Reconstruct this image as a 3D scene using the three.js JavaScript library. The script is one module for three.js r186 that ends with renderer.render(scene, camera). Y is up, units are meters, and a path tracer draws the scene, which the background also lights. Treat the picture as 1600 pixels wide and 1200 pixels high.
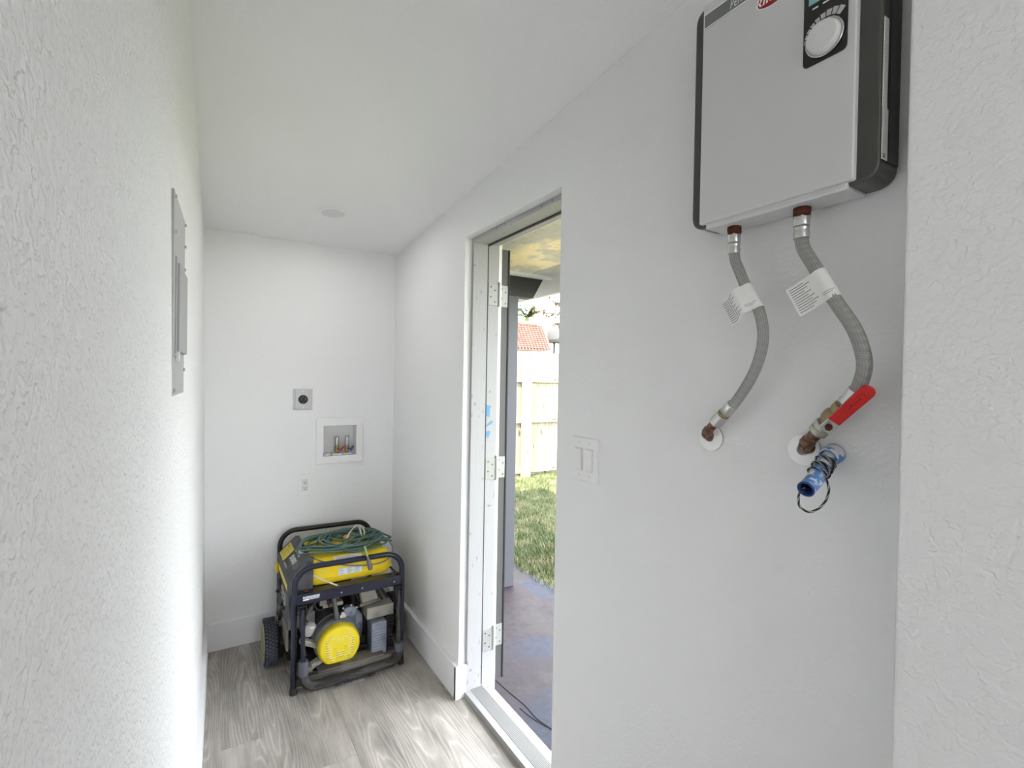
import * as THREE from 'three';
import { RoundedBoxGeometry } from 'three/addons/geometries/RoundedBoxGeometry.js';
import { mergeGeometries, mergeVertices } from 'three/addons/utils/BufferGeometryUtils.js';
import { RectAreaLightUniformsLib } from 'three/addons/lights/RectAreaLightUniformsLib.js';

// ---------------------------------------------------------------- camera, sky, sun, lamps, exposure
const scene = new THREE.Scene();
const camera = new THREE.PerspectiveCamera(2 * Math.atan(600 / 774.3) * 180 / Math.PI, 4 / 3, 0.02, 200);
{
  const X = new THREE.Vector3(0.85286009, 0.01759801, 0.52184287), Y = new THREE.Vector3(-0.00921591, 0.99978353, -0.01865374), Z = new THREE.Vector3(-0.52205817, 0.01109977, 0.85283765);
  camera.quaternion.setFromRotationMatrix(new THREE.Matrix4().makeBasis(X, Y, Z));
  camera.position.set(0, 1.49045, 0);
}
const SUN_DIR = new THREE.Vector3(-1, 1.38, 0.62).normalize();     // towards the sun: behind the house
scene.background = new THREE.Color().setRGB(0.91, 0.955, 1.0);        // bright hazy sky
scene.backgroundIntensity = 8.4;
const sun = new THREE.DirectionalLight(0xfff1dc, 17);
sun.name = 'sun';
sun.position.copy(SUN_DIR).multiplyScalar(30);
sun.shadow.mapSize.set(2048, 2048);
Object.assign(sun.shadow.camera, { left: -14, right: 14, top: 14, bottom: -14, near: 1, far: 70 });
scene.add(sun);
const LAMP_VIEW = 56, FILL_NEAR = 1.15;                               // strength of fill light added at the recessed fitting and behind the viewer
const EXPOSURE = 1.29;
RectAreaLightUniformsLib.init();

const renderer = new THREE.WebGLRenderer({ antialias: true });
renderer.toneMapping = THREE.LinearToneMapping;
renderer.toneMappingExposure = EXPOSURE;
renderer.shadowMap.enabled = true;

// ---------------------------------------------------------------- helpers
let seed = 12345;
const rnd = () => { seed |= 0; seed = seed + 0x6D2B79F5 | 0; let t = Math.imul(seed ^ seed >>> 15, 1 | seed); t = t + Math.imul(t ^ t >>> 7, 61 | t) ^ t; return ((t ^ t >>> 14) >>> 0) / 4294967296; };
const rr = (a, b) => a + (b - a) * rnd();
const V = (x, y, z) => new THREE.Vector3(x, y, z);
const clamp = (v, a = 0, b = 1) => Math.min(b, Math.max(a, v));
const sstep = (a, b, v) => { const t = clamp((v - a) / (b - a)); return t * t * (3 - 2 * t); };
const taken = {};
function numbered(n) { if (!(n in taken)) { taken[n] = 0; return n; } taken[n]++; return n + '_' + String(taken[n]).padStart(3, '0'); }
// uv in metres from the dominant normal
function boxUV(g, s = 1) {
  if (!g.attributes.normal) g.computeVertexNormals();
  const p = g.attributes.position, n = g.attributes.normal, uv = new Float32Array(p.count * 2);
  for (let i = 0; i < p.count; i++) {
    const ax = Math.abs(n.getX(i)), ay = Math.abs(n.getY(i)), az = Math.abs(n.getZ(i));
    let u, v;
    if (ax >= ay && ax >= az) { u = p.getZ(i); v = p.getY(i); } else if (ay >= az) { u = p.getX(i); v = p.getZ(i); } else { u = p.getX(i); v = p.getY(i); }
    uv[2 * i] = u * s; uv[2 * i + 1] = v * s;
  }
  g.setAttribute('uv', new THREE.BufferAttribute(uv, 2));
  return g;
}
const box = (x0, x1, y0, y1, z0, z1) => { const g = new THREE.BoxGeometry(x1 - x0, y1 - y0, z1 - z0); g.translate((x0 + x1) / 2, (y0 + y1) / 2, (z0 + z1) / 2); return boxUV(g); };
const rbox = (x0, x1, y0, y1, z0, z1, r = 0.003, s = 2) => { const g = new RoundedBoxGeometry(x1 - x0, y1 - y0, z1 - z0, s, r); g.translate((x0 + x1) / 2, (y0 + y1) / 2, (z0 + z1) / 2); return boxUV(g); };
const cyl = (a, b, r0, r1 = r0, seg = 20, open = false) => {        // frustum from point a to point b
  const d = b.clone().sub(a), g = new THREE.CylinderGeometry(r1, r0, d.length(), seg, 1, open);
  g.applyQuaternion(new THREE.Quaternion().setFromUnitVectors(V(0, 1, 0), d.clone().normalize()));
  g.translate((a.x + b.x) / 2, (a.y + b.y) / 2, (a.z + b.z) / 2);
  return g;
};
const lathe = (pts, at, axis, seg = 28) => {                         // profile [radius, height] turned about axis
  const g = new THREE.LatheGeometry(pts.map(([r, h]) => new THREE.Vector2(r, h)), seg);
  g.applyQuaternion(new THREE.Quaternion().setFromUnitVectors(V(0, 1, 0), axis.clone().normalize()));
  g.translate(at.x, at.y, at.z);
  return g;
};
const tube = (pts, r, seg = 60, rad = 10, closed = false) => new THREE.TubeGeometry(new THREE.CatmullRomCurve3(pts, closed, 'centripetal'), seg, r, rad, closed);
function fillet(pts, R) {
  const c = new THREE.CurvePath(); let last = pts[0].clone();
  for (let i = 1; i < pts.length - 1; i++) {
    const a = pts[i - 1].clone().sub(pts[i]), b = pts[i + 1].clone().sub(pts[i]);
    const r = Math.min(R, a.length() * 0.5, b.length() * 0.5);
    const p = pts[i].clone().addScaledVector(a.normalize(), r), q = pts[i].clone().addScaledVector(b.normalize(), r);
    if (p.distanceTo(last) > 1e-5) c.add(new THREE.LineCurve3(last, p));
    const k = 0.552;
    c.add(new THREE.CubicBezierCurve3(p, p.clone().lerp(pts[i], k), q.clone().lerp(pts[i], k), q));
    last = q;
  }
  c.add(new THREE.LineCurve3(last, pts[pts.length - 1].clone()));
  return c;
}
const pipe = (pts, R, r, seg = 80, rad = 12) => new THREE.TubeGeometry(fillet(pts, R), seg, r, rad, false);
const ball = (p, r, s = 10) => new THREE.SphereGeometry(r, s * 2, s).translate(p.x, p.y, p.z);
function shapeRR(w, h, r) { const s = new THREE.Shape(), x = -w / 2, y = -h / 2; s.moveTo(x + r, y); s.lineTo(x + w - r, y); s.quadraticCurveTo(x + w, y, x + w, y + r); s.lineTo(x + w, y + h - r); s.quadraticCurveTo(x + w, y + h, x + w - r, y + h); s.lineTo(x + r, y + h); s.quadraticCurveTo(x, y + h, x, y + h - r); s.lineTo(x, y + r); s.quadraticCurveTo(x, y, x + r, y); return s; }
function join(list) {
  if (!Array.isArray(list)) return list;
  if (list.length === 1) return list[0];
  return mergeGeometries(list.map((g) => { const h = g.index ? g.toNonIndexed() : g; for (const k of Object.keys(h.attributes)) if (!['position', 'normal', 'uv'].includes(k)) h.deleteAttribute(k); if (!h.attributes.uv) boxUV(h); return h; }));
}
const originOf = new Map();
function part(name, geos, mat, parent, label) {                      // geometry given in world metres, parented to a thing (or a part of it)
  const g = join(geos), m = new THREE.Mesh(g, mat);
  m.name = numbered(name);
  const o = originOf.get(parent) ?? V(0, 0, 0);
  if (o.lengthSq() > 0) g.translate(-o.x, -o.y, -o.z);
  originOf.set(m, o);
  if (label) m.userData.label = label;
  parent.add(m);
  return m;
}
function thing(name, label, category, at, group) {
  const o = new THREE.Group(); o.name = numbered(name); o.position.copy(at); originOf.set(o, at.clone());
  o.userData = { label, category }; if (group) o.userData.group = group;
  scene.add(o); return o;
}
function solo(name, label, category, geos, mat, group) {             // a thing that is one mesh
  const m = part(name, geos, mat, scene); m.userData = { label, category }; if (group) m.userData.group = group;
  return m;
}
function struct(name, geos, mat) { const m = part(name, geos, mat, scene); m.userData.kind = 'structure'; return m; }
function structGroup(name) { const o = new THREE.Group(); o.name = numbered(name); o.userData.kind = 'structure'; scene.add(o); return o; }

// periodic noise
function makeNoise(P, sd) {
  const t = new Float32Array(P * P); let s = sd * 7919 + 17;
  for (let i = 0; i < t.length; i++) { s = (Math.imul(s, 1664525) + 1013904223) >>> 0; t[i] = s / 4294967296; }
  return (x, y) => { const xi = Math.floor(x), yi = Math.floor(y), fx = x - xi, fy = y - yi, u = fx * fx * (3 - 2 * fx), v = fy * fy * (3 - 2 * fy); const a = ((xi % P) + P) % P, b = (a + 1) % P, c = ((yi % P) + P) % P, d = (c + 1) % P; return (t[c * P + a] * (1 - u) + t[c * P + b] * u) * (1 - v) + (t[d * P + a] * (1 - u) + t[d * P + b] * u) * v; };
}
function dataTex(w, h, fn, srgb = false) {
  const d = new Uint8Array(w * h * 4);
  for (let y = 0; y < h; y++) for (let x = 0; x < w; x++) { const c = fn(x / w, y / h), i = (y * w + x) * 4; if (typeof c === 'number') d[i] = d[i + 1] = d[i + 2] = clamp(c) * 255; else { d[i] = clamp(c[0]) * 255; d[i + 1] = clamp(c[1]) * 255; d[i + 2] = clamp(c[2]) * 255; } d[i + 3] = 255; }
  const t = new THREE.DataTexture(d, w, h, THREE.RGBAFormat);
  t.wrapS = t.wrapT = THREE.RepeatWrapping; t.magFilter = THREE.LinearFilter; t.minFilter = THREE.LinearMipmapLinearFilter; t.generateMipmaps = true;
  if (srgb) t.colorSpace = THREE.SRGBColorSpace;
  t.needsUpdate = true; return t;
}
const rep = (t, u, v = u) => { const c = t.clone(); c.repeat.set(u, v); c.needsUpdate = true; return c; };
function canvasTex(w, h, draw) { const c = document.createElement('canvas'); c.width = w; c.height = h; draw(c.getContext('2d'), w, h); const t = new THREE.CanvasTexture(c); t.colorSpace = THREE.SRGBColorSpace; t.magFilter = THREE.LinearFilter; t.anisotropy = 8; return t; }
const std = (color, roughness = 0.7, metalness = 0, extra = {}) => new THREE.MeshStandardMaterial({ color, roughness, metalness, ...extra });
const lin = (r, g, b) => new THREE.Color().setRGB(r, g, b);
// a flat printed rectangle: centre, direction of its width and height (its size), with canvas art; slightly thick
function plate(c, U, W, thick, bevel = 0) {
  const u = U.clone(), v = W.clone(), w = u.length(), h = v.length(), n = u.clone().normalize().cross(v.clone().normalize());
  const g = new THREE.BoxGeometry(w, h, thick);
  g.applyMatrix4(new THREE.Matrix4().makeBasis(u.normalize(), v.normalize(), n)); g.translate(c.x, c.y, c.z);
  return g;
}

// ---------------------------------------------------------------- materials
const nA = makeNoise(64, 1), nB = makeNoise(128, 2), nC = makeNoise(32, 3), nD = makeNoise(256, 4);
// knock-down plaster relief, one tile = 0.8 m
const stuccoBump = dataTex(1024, 1024, (x, y) => {
  const wx = (nA(x * 64, y * 64) - 0.5) * 0.010, wy = (nA(x * 64 + 11, y * 64 + 7) - 0.5) * 0.010;
  const b = nB((x + wx) * 128, (y + wy) * 128) * 0.5 + nA((x + wy) * 64, (y + wx) * 64) * 0.28 + nD((x + wy) * 256, (y + wx) * 256) * 0.22;
  const blot = sstep(0.44, 0.62, b), pit = sstep(0.40, 0.28, b), fine = nD(x * 256 + 40, y * 256 + 90);
  return 0.35 + 0.36 * blot - 0.24 * pit + 0.15 * fine + 0.08 * nC(x * 32, y * 32);
});
const wallPaint = (bump, color = lin(0.86, 0.86, 0.865)) => new THREE.MeshStandardMaterial({ color, roughness: 0.62, bumpMap: rep(stuccoBump, 1.25), bumpScale: bump });
const M = {};
M.wall = wallPaint(0.0005);
M.wallLeft = wallPaint(0.0042);
M.wallNear = wallPaint(0.0012);
M.ceiling = wallPaint(0.0004, lin(0.9, 0.9, 0.905));
M.trim = std(lin(0.84, 0.84, 0.85), 0.38);
const paintBump = dataTex(256, 256, (x, y) => 0.5 + 0.5 * (nA(x * 64, y * 8) - 0.5) + 0.3 * (nC(x * 32, y * 32) - 0.5));
const jambMap = dataTex(256, 1024, (x, y) => { const n = nA(x * 16, y * 64) * 0.6 + nC(x * 32, y * 32) * 0.4, k = sstep(0.80, 0.9, n) * 0.12; return [0.66 - k, 0.66 - k, 0.67 - k * 1.1]; }, true);
M.jamb = std(0xffffff, 0.5, 0, { map: rep(jambMap, 3, 0.8), bumpMap: rep(paintBump, 5, 2), bumpScale: 0.0006 });
M.white = std(lin(0.88, 0.88, 0.88), 0.35);
M.whitePlastic = std(lin(0.86, 0.86, 0.86), 0.3);
M.offWhite = std(lin(0.76, 0.76, 0.75), 0.4);
M.dark = std(lin(0.012, 0.012, 0.013), 0.6);
M.slot = std(lin(0.03, 0.03, 0.03), 0.7);
M.steel = std(lin(0.58, 0.58, 0.57), 0.32, 0.9);
M.hinge = std(lin(0.36, 0.36, 0.35), 0.4, 0.2);
M.screw = std(lin(0.12, 0.12, 0.12), 0.5, 0.4);
M.zinc = std(lin(0.6, 0.6, 0.6), 0.45, 0.55);

// oak-look vinyl planks: one texture per plank, 0.15 x 1.2 m
function plankTex(sd, tone) {
  const a = makeNoise(64, sd), b = makeNoise(128, sd + 50), f = makeNoise(256, sd + 90);
  const kx = 0.25 + 0.5 * ((sd * 0.37) % 1), ky = 0.2 + 0.6 * ((sd * 0.61) % 1);
  return dataTex(256, 1024, (x, y) => {
    const warp = (a(x * 3, y * 4) - 0.5) * 1.2 + (a(x * 9 + 5, y * 14) - 0.5) * 0.35;
    const cath = Math.hypot((x - kx) * 2.6, (y - ky) * 1.7) * 8 + warp * 2.6;      // arched grain
    const m = sstep(0.36, 0.60, a(x * 2 + 3, y * 3 + 8));                          // 0: arched figure, 1: plain streaks
    const ring = 0.5 + 0.5 * Math.sin(cath * 4.2), streak = b(x * 26 + warp * 1.5, y * 5) * 0.6 + f(x * 70 + warp, y * 9) * 0.4;
    const pore = f(x * 120, y * 26), cloud = a(x * 2.5, y * 5 + 20), cloud2 = b(x * 7, y * 16 + 9);
    let v = tone + 0.15 * (cloud - 0.5) + 0.07 * (cloud2 - 0.5) + 0.075 * (streak - 0.5) - 0.05 * sstep(0.62, 0.92, pore);
    v += (1 - m) * (0.085 * Math.pow(ring, 7) - 0.03 * Math.pow(1 - ring, 3));
    return [v * 0.985, v * 0.95, v * 0.912];
  }, true);
}
const plankMats = [[3, 0.665], [8, 0.645], [14, 0.675], [21, 0.655], [33, 0.635], [40, 0.67]].map(([s, t]) => { const map = plankTex(s, t); return new THREE.MeshStandardMaterial({ map, roughness: 0.5, bumpMap: map, bumpScale: 0.0003 }); });

// ---------------------------------------------------------------- room shell
const XR = 1.0065, XO = 1.19, ZB = -3.088, ZE = 2.6;                 // right wall inside and outside, back wall, rear end of the room
const D0 = -2.078, D1 = -1.346, DH = 2.139;                          // door opening
const ceilY = (z) => 2.255 + 0.0825 * (z - ZB);
// floor: base slab and planks
const floor = struct('floor', box(-0.6, 1.02, -0.2, -0.006, ZB - 0.1, ZE + 0.1), std(lin(0.2, 0.19, 0.18), 0.9));
{
  const PW = 0.152, PL = 1.22; let row = 0, nb = 0;
  for (let x = -0.40; x < 1.03; x += PW, row++) {
    let z = ZB - 0.05 - PL * ((row * 0.382 + 0.12) % 1);
    while (z < ZE) {
      const za = Math.max(z, ZB - 0.06), zb = Math.min(z + PL, ZE), x1 = Math.min(x + PW, 1.034);
      if (zb - za > 0.02) {
        const g = new RoundedBoxGeometry(x1 - x - 0.0003, 0.008, zb - za - 0.0003, 1, 0.0005);
        const p = g.attributes.position, uv = g.attributes.uv, flip = (row + nb) % 2;
        for (let i = 0; i < p.count; i++) { const u = p.getX(i) / PW + 0.5, v = p.getZ(i) / PL + 0.5; uv.setXY(i, flip ? 1 - u : u, flip ? 1 - v : v); }
        g.translate((x + x1) / 2, -0.004, (za + zb) / 2);
        part('plank', g, plankMats[(row * 5 + nb * 3 + (row >> 1)) % plankMats.length], floor);
      }
      z += PL; nb++;
    }
  }
}
// left wall: old masonry, slightly bowed; the far corner leans
function leftX(y, z) {
  const d = Math.max(0, z - ZB), top = sstep(1.95, 2.35, y), low = sstep(1.1, 0.0, y);
  const m = 0.037 * (1 - top) * (1 - low) + 0.0127 * top + 0.020 * low;
  return -0.004 - 0.0107 * y - m * d;
}
{
  const g = new THREE.BoxGeometry(0.2, 3.0, ZE - ZB + 0.3, 1, 40, 40); g.translate(-0.1, 1.4, (ZE + ZB) / 2);
  const p = g.attributes.position;
  for (let i = 0; i < p.count; i++) if (p.getX(i) > -0.05) p.setX(i, leftX(p.getY(i), p.getZ(i))); else p.setX(i, -0.5);
  g.computeVertexNormals();
  struct('wall_left', boxUV(g), M.wallLeft);
}
// back wall, with the hole for the washer outlet box
{
  const s = new THREE.Shape(); s.moveTo(-0.5, -0.1); s.lineTo(1.2, -0.1); s.lineTo(1.2, 2.6); s.lineTo(-0.5, 2.6); s.closePath();
  const h = new THREE.Path(); h.moveTo(0.575, 1.0); h.lineTo(0.575, 1.197); h.lineTo(0.781, 1.197); h.lineTo(0.781, 1.0); h.closePath(); s.holes.push(h);
  const g = new THREE.ExtrudeGeometry(s, { depth: 0.16, bevelEnabled: false }); g.translate(0, 0, ZB - 0.16);
  struct('wall_back', boxUV(g), M.wall);
}
// right wall with the doorway
{
  const s = new THREE.Shape(); const za = ZB - 0.16, zb = ZE + 0.15;   // drawn in (-z, y), extruded along x
  s.moveTo(-za, -0.12); s.lineTo(-za, 3.0); s.lineTo(-zb, 3.0); s.lineTo(-zb, -0.12); s.closePath();
  const h = new THREE.Path(); h.moveTo(-D0, -0.08); h.lineTo(-D0, DH); h.lineTo(-D1, DH); h.lineTo(-D1, -0.08); h.closePath(); s.holes.push(h);
  const g = new THREE.ExtrudeGeometry(s, { depth: XO - XR, bevelEnabled: false });
  g.rotateY(Math.PI / 2); g.translate(XR, 0, 0);                       // shape x -> -z, extrude -> +x
  struct('wall_right', boxUV(g), M.wall);
}
struct('wall_near', (() => { const g = new RoundedBoxGeometry(0.12, 2.9, ZE + 0.347, 3, 0.006); g.translate(0.99, 1.4, (ZE - 0.347) / 2); return boxUV(g); })(), M.wallNear);
// rear end of the room behind the camera, with an unseen window added for fill light
{
  const s = new THREE.Shape(); s.moveTo(-0.6, -0.1); s.lineTo(1.2, -0.1); s.lineTo(1.2, 3.0); s.lineTo(-0.6, 3.0); s.closePath();
  const h = new THREE.Path(); h.moveTo(0.1, 1.0); h.lineTo(0.1, 2.1); h.lineTo(0.8, 2.1); h.lineTo(0.8, 1.0); h.closePath(); s.holes.push(h);
  const g = new THREE.ExtrudeGeometry(s, { depth: 0.16, bevelEnabled: false }); g.translate(0, 0, ZE);
  struct('wall_rear', boxUV(g), M.wall);
  const w = structGroup('fill_window_1');
  part('fill_window_frame', [box(0.1, 0.14, 1.0, 2.1, ZE + 0.05, ZE + 0.1), box(0.76, 0.8, 1.0, 2.1, ZE + 0.05, ZE + 0.1), box(0.14, 0.76, 1.0, 1.04, ZE + 0.05, ZE + 0.1), box(0.14, 0.76, 2.06, 2.1, ZE + 0.05, ZE + 0.1)], M.trim, w);
  part('pane', box(0.14, 0.76, 1.04, 2.06, ZE + 0.073, ZE + 0.077), new THREE.MeshPhysicalMaterial({ color: 0xffffff, transmission: 1, roughness: 0, thickness: 0 }), w);
}
// ceiling: rises from the back wall towards the viewer
{
  const s = new THREE.Shape(); const a = ZB - 0.16, b = ZE + 0.16;
  s.moveTo(-a, ceilY(a)); s.lineTo(-b, ceilY(b)); s.lineTo(-b, ceilY(b) + 0.2); s.lineTo(-a, ceilY(a) + 0.2); s.closePath();
  const g = new THREE.ExtrudeGeometry(s, { depth: 1.75, bevelEnabled: false }); g.rotateY(Math.PI / 2); g.translate(-0.53, 0, 0);
  struct('ceiling', boxUV(g), M.ceiling);
}
// baseboards
const BH = 0.15, BT = 0.016;
const skirt = (x0, x1, z0, z1) => rbox(x0, x1, -0.002, BH, z0, z1, 0.003, 2);
struct('baseboard_back', skirt(-0.03, XR, ZB - 0.002, ZB + BT), M.trim);
struct('baseboard_right', [skirt(XR - BT - 0.006, XR + 0.002, ZB, D0 + BT), skirt(XR - BT - 0.006, XR + 0.034, D0 - 0.002, D0 + BT + 0.004)], M.trim);
struct('baseboard_left', (() => { const g = new THREE.BoxGeometry(0.02, BH, ZE - ZB, 1, 1, 30); g.translate(0, BH / 2, (ZE + ZB) / 2); const p = g.attributes.position; for (let i = 0; i < p.count; i++) { const f = leftX(0.08, p.getZ(i)); p.setX(i, p.getX(i) > 0 ? f + BT : f - 0.01); } g.computeVertexNormals(); return g; })(), M.trim);

// ---------------------------------------------------------------- doorway
const door = structGroup('door_1');
{
  const W0 = 1.041, W1 = 1.116, W2 = 1.186;
  // frame: inner stop portion, then a rebate for the door
  part('jamb', [rbox(W0, W1, 0.0, 2.1385, D0 - 0.012, D0 + 0.018, 0.0015), rbox(W1 - 0.002, W2, 0.0, 2.1385, D0 - 0.014, D0 + 0.004, 0.0015)], M.jamb, door);
  part('jamb', [rbox(W0, W1, 0.0, 2.14, D1 - 0.018, D1 + 0.012, 0.0015), rbox(W1 - 0.002, W2, 0.0, 2.14, D1 - 0.004, D1 + 0.014, 0.0015)], M.jamb, door);
  part('door_head', [rbox(W0, W1, 2.118, 2.1385, D0 + 0.0181, D1 - 0.0181, 0.0015), rbox(W1 - 0.002, W2, 2.126, 2.1385, D0 + 0.0041, D1 - 0.0041, 0.0015)], M.jamb, door);
  const gasket = std(lin(0.045, 0.045, 0.05), 0.8);
  part('weatherstrip', [box(W1, W1 + 0.009, 0.03, 2.11, D0 + 0.003, D0 + 0.011), box(W1, W1 + 0.009, 0.03, 2.11, D1 - 0.011, D1 - 0.003), box(W1, W1 + 0.011, 2.113, 2.127, D0 + 0.004, D1 - 0.004)], gasket, door, 'dark grey weatherstrip in the rebate');
  // white brick mould outside
  part('outer_casing', [rbox(XO - 0.01, XO + 0.016, -0.03, 2.2, D0 - 0.05, D0 - 0.004, 0.002), rbox(XO - 0.01, XO + 0.016, -0.03, 2.2, D1 + 0.004, D1 + 0.05, 0.002), rbox(XO - 0.01, XO + 0.016, 2.135, 2.2, D0 - 0.05, D1 + 0.05, 0.002)], M.white, door);
  // threshold of ridged aluminium
  const th = std(lin(0.37, 0.37, 0.365), 0.45, 0.1);
  const tg = [rbox(1.03, 1.128, -0.01, 0.026, D0 + 0.006, D1 - 0.003, 0.003)];
  for (let i = 0; i < 11; i++) tg.push(rbox(1.062 + i * 0.0058, 1.0655 + i * 0.0058, 0.02, 0.0282, D0 + 0.02, D1 - 0.004, 0.001, 1));
  part('threshold', tg, th, door);
  part('sill_strip', [rbox(1.13, 1.183, -0.06, 0.002, D0 + 0.006, D1 - 0.003, 0.003)], std(lin(0.52, 0.52, 0.54), 0.4), door, 'white metal outer sill strip');
  // open door, folded back along the outside wall
  const slabMat = std(lin(0.085, 0.083, 0.083), 0.5, 0, { bumpMap: rep(paintBump, 6, 2), bumpScale: 0.0004 });
  const slab = part('door_slab', [rbox(1.208, 1.253, 0.012, 2.118, -2.80, D0 - 0.016, 0.002)], slabMat, door, 'dark grey door opened right back');
  part('edge_strip', [rbox(1.2485, 1.2565, 0.012, 2.118, D0 - 0.024, D0 - 0.012, 0.001, 1)], M.dark, slab);
  // hinges
  for (const y of [1.89, 1.056, 0.231]) {
    const h = part('hinge', [cyl(V(1.187, y - 0.055, D0 + 0.004), V(1.187, y + 0.055, D0 + 0.004), 0.0085, 0.0085, 14), ball(V(1.187, y + 0.056, D0 + 0.004), 0.007, 6)], M.hinge, door);
    part('hinge_leaf', [rbox(1.128, 1.184, y - 0.052, y + 0.052, D0 + 0.003, D0 + 0.007, 0.001, 1)], M.hinge, h);
    part('hinge_leaf', [rbox(1.192, 1.246, y - 0.052, y + 0.052, D0 - 0.017, D0 - 0.012, 0.001, 1), rbox(1.188, 1.197, y - 0.052, y + 0.052, D0 - 0.016, D0 + 0.004, 0.001, 1)], M.hinge, h);
    for (const [dx, dy] of [[0.012, 0.035], [0.034, 0.02], [0.012, -0.012], [0.034, -0.035]]) {
      part('screw', [cyl(V(1.130 + dx, y + dy, D0 + 0.006), V(1.130 + dx, y + dy, D0 + 0.0085), 0.0042, 0.0036, 10)], M.screw, h);
      part('screw', [cyl(V(1.2 + dx, y + dy, D0 - 0.013), V(1.2 + dx, y + dy, D0 - 0.0105), 0.0042, 0.0036, 10)], M.screw, h);
    }
  }
}
{ // scraps of blue masking tape on the jamb
  const tape = std(lin(0.13, 0.32, 0.62), 0.7);
  const scrap = (pts, label) => { const s = new THREE.Shape(pts.map(([x, y]) => new THREE.Vector2(x, y))); const g = new THREE.ExtrudeGeometry(s, { depth: 0.0012, bevelEnabled: false }); g.translate(0, 0, D0 + 0.004); solo('masking_tape', label, 'tape', g, tape, 'blue tape scraps on the door jamb'); };
  scrap([[1.126, 1.31], [1.147, 1.305], [1.148, 1.345], [1.155, 1.352], [1.153, 1.358], [1.132, 1.362]], 'square scrap of blue tape, topmost on the white door jamb');
  scrap([[1.122, 1.262], [1.124, 1.255], [1.160, 1.272], [1.166, 1.284], [1.158, 1.286]], 'thin slanting strip of blue tape in the middle of the door jamb');
  scrap([[1.128, 1.236], [1.146, 1.240], [1.153, 1.232], [1.147, 1.218], [1.142, 1.203], [1.128, 1.217]], 'pointed scrap of blue tape, lowest on the white door jamb');
}

// ---------------------------------------------------------------- things on the back wall
{ // square steel receptacle plate with a round dryer outlet
  const t = thing('dryer_outlet', 'square brushed steel outlet plate with a round black socket on the back wall', 'outlet', V(0.468, 1.348, ZB));
  part('cover_plate', [rbox(0.417, 0.519, 1.289, 1.408, ZB - 0.002, ZB + 0.006, 0.002), rbox(0.4245, 0.5115, 1.290, 1.407, ZB, ZB + 0.009, 0.002)], std(lin(0.42, 0.42, 0.42), 0.38, 0.7), t);
  part('socket', [lathe([[0, 0], [0.026, 0], [0.026, 0.012], [0.024, 0.0145], [0, 0.0145]], V(0.468, 1.348, ZB), V(0, 0, 1), 32)], M.dark, t);
  part('contact_slot', [box(0.454, 0.457, 1.342, 1.36, ZB + 0.0145, ZB + 0.0155), box(0.479, 0.482, 1.342, 1.36, ZB + 0.0145, ZB + 0.0155), box(0.4665, 0.4695, 1.358, 1.368, ZB + 0.0145, ZB + 0.0155), box(0.462, 0.474, 1.330, 1.333, ZB + 0.0145, ZB + 0.0155)], std(lin(0.16, 0.16, 0.16), 0.4, 0.5), t);
  for (const y of [1.302, 1.394]) part('screw', [cyl(V(0.468, y, ZB + 0.008), V(0.468, y, ZB + 0.0105), 0.004, 0.0035, 10)], M.steel, t);
}
{ // duplex outlet
  const t = thing('wall_outlet', 'white double electrical outlet low on the back wall above the generator', 'outlet', V(0.485, 0.849, ZB));
  part('cover_plate', [rbox(0.447, 0.523, 0.786, 0.912, ZB - 0.002, ZB + 0.006, 0.003)], M.whitePlastic, t);
  part('receptacle', [rbox(0.4675, 0.5025, 0.814, 0.884, ZB, ZB + 0.0085, 0.002)], M.offWhite, t);
  for (const y of [0.868, 0.832]) part('slot', [box(0.4775, 0.4795, y - 0.004, y + 0.006, ZB + 0.008, ZB + 0.009), box(0.4905, 0.4925, y - 0.004, y + 0.005, ZB + 0.008, ZB + 0.009), cyl(V(0.485, y - 0.010, ZB + 0.008), V(0.485, y - 0.010, ZB + 0.009), 0.003, 0.003, 10)], M.slot, t);
  for (const y of [0.797, 0.901]) part('screw', [cyl(V(0.485, y, ZB + 0.005), V(0.485, y, ZB + 0.0072), 0.003, 0.0025, 10)], M.whitePlastic, t);
}
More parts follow.
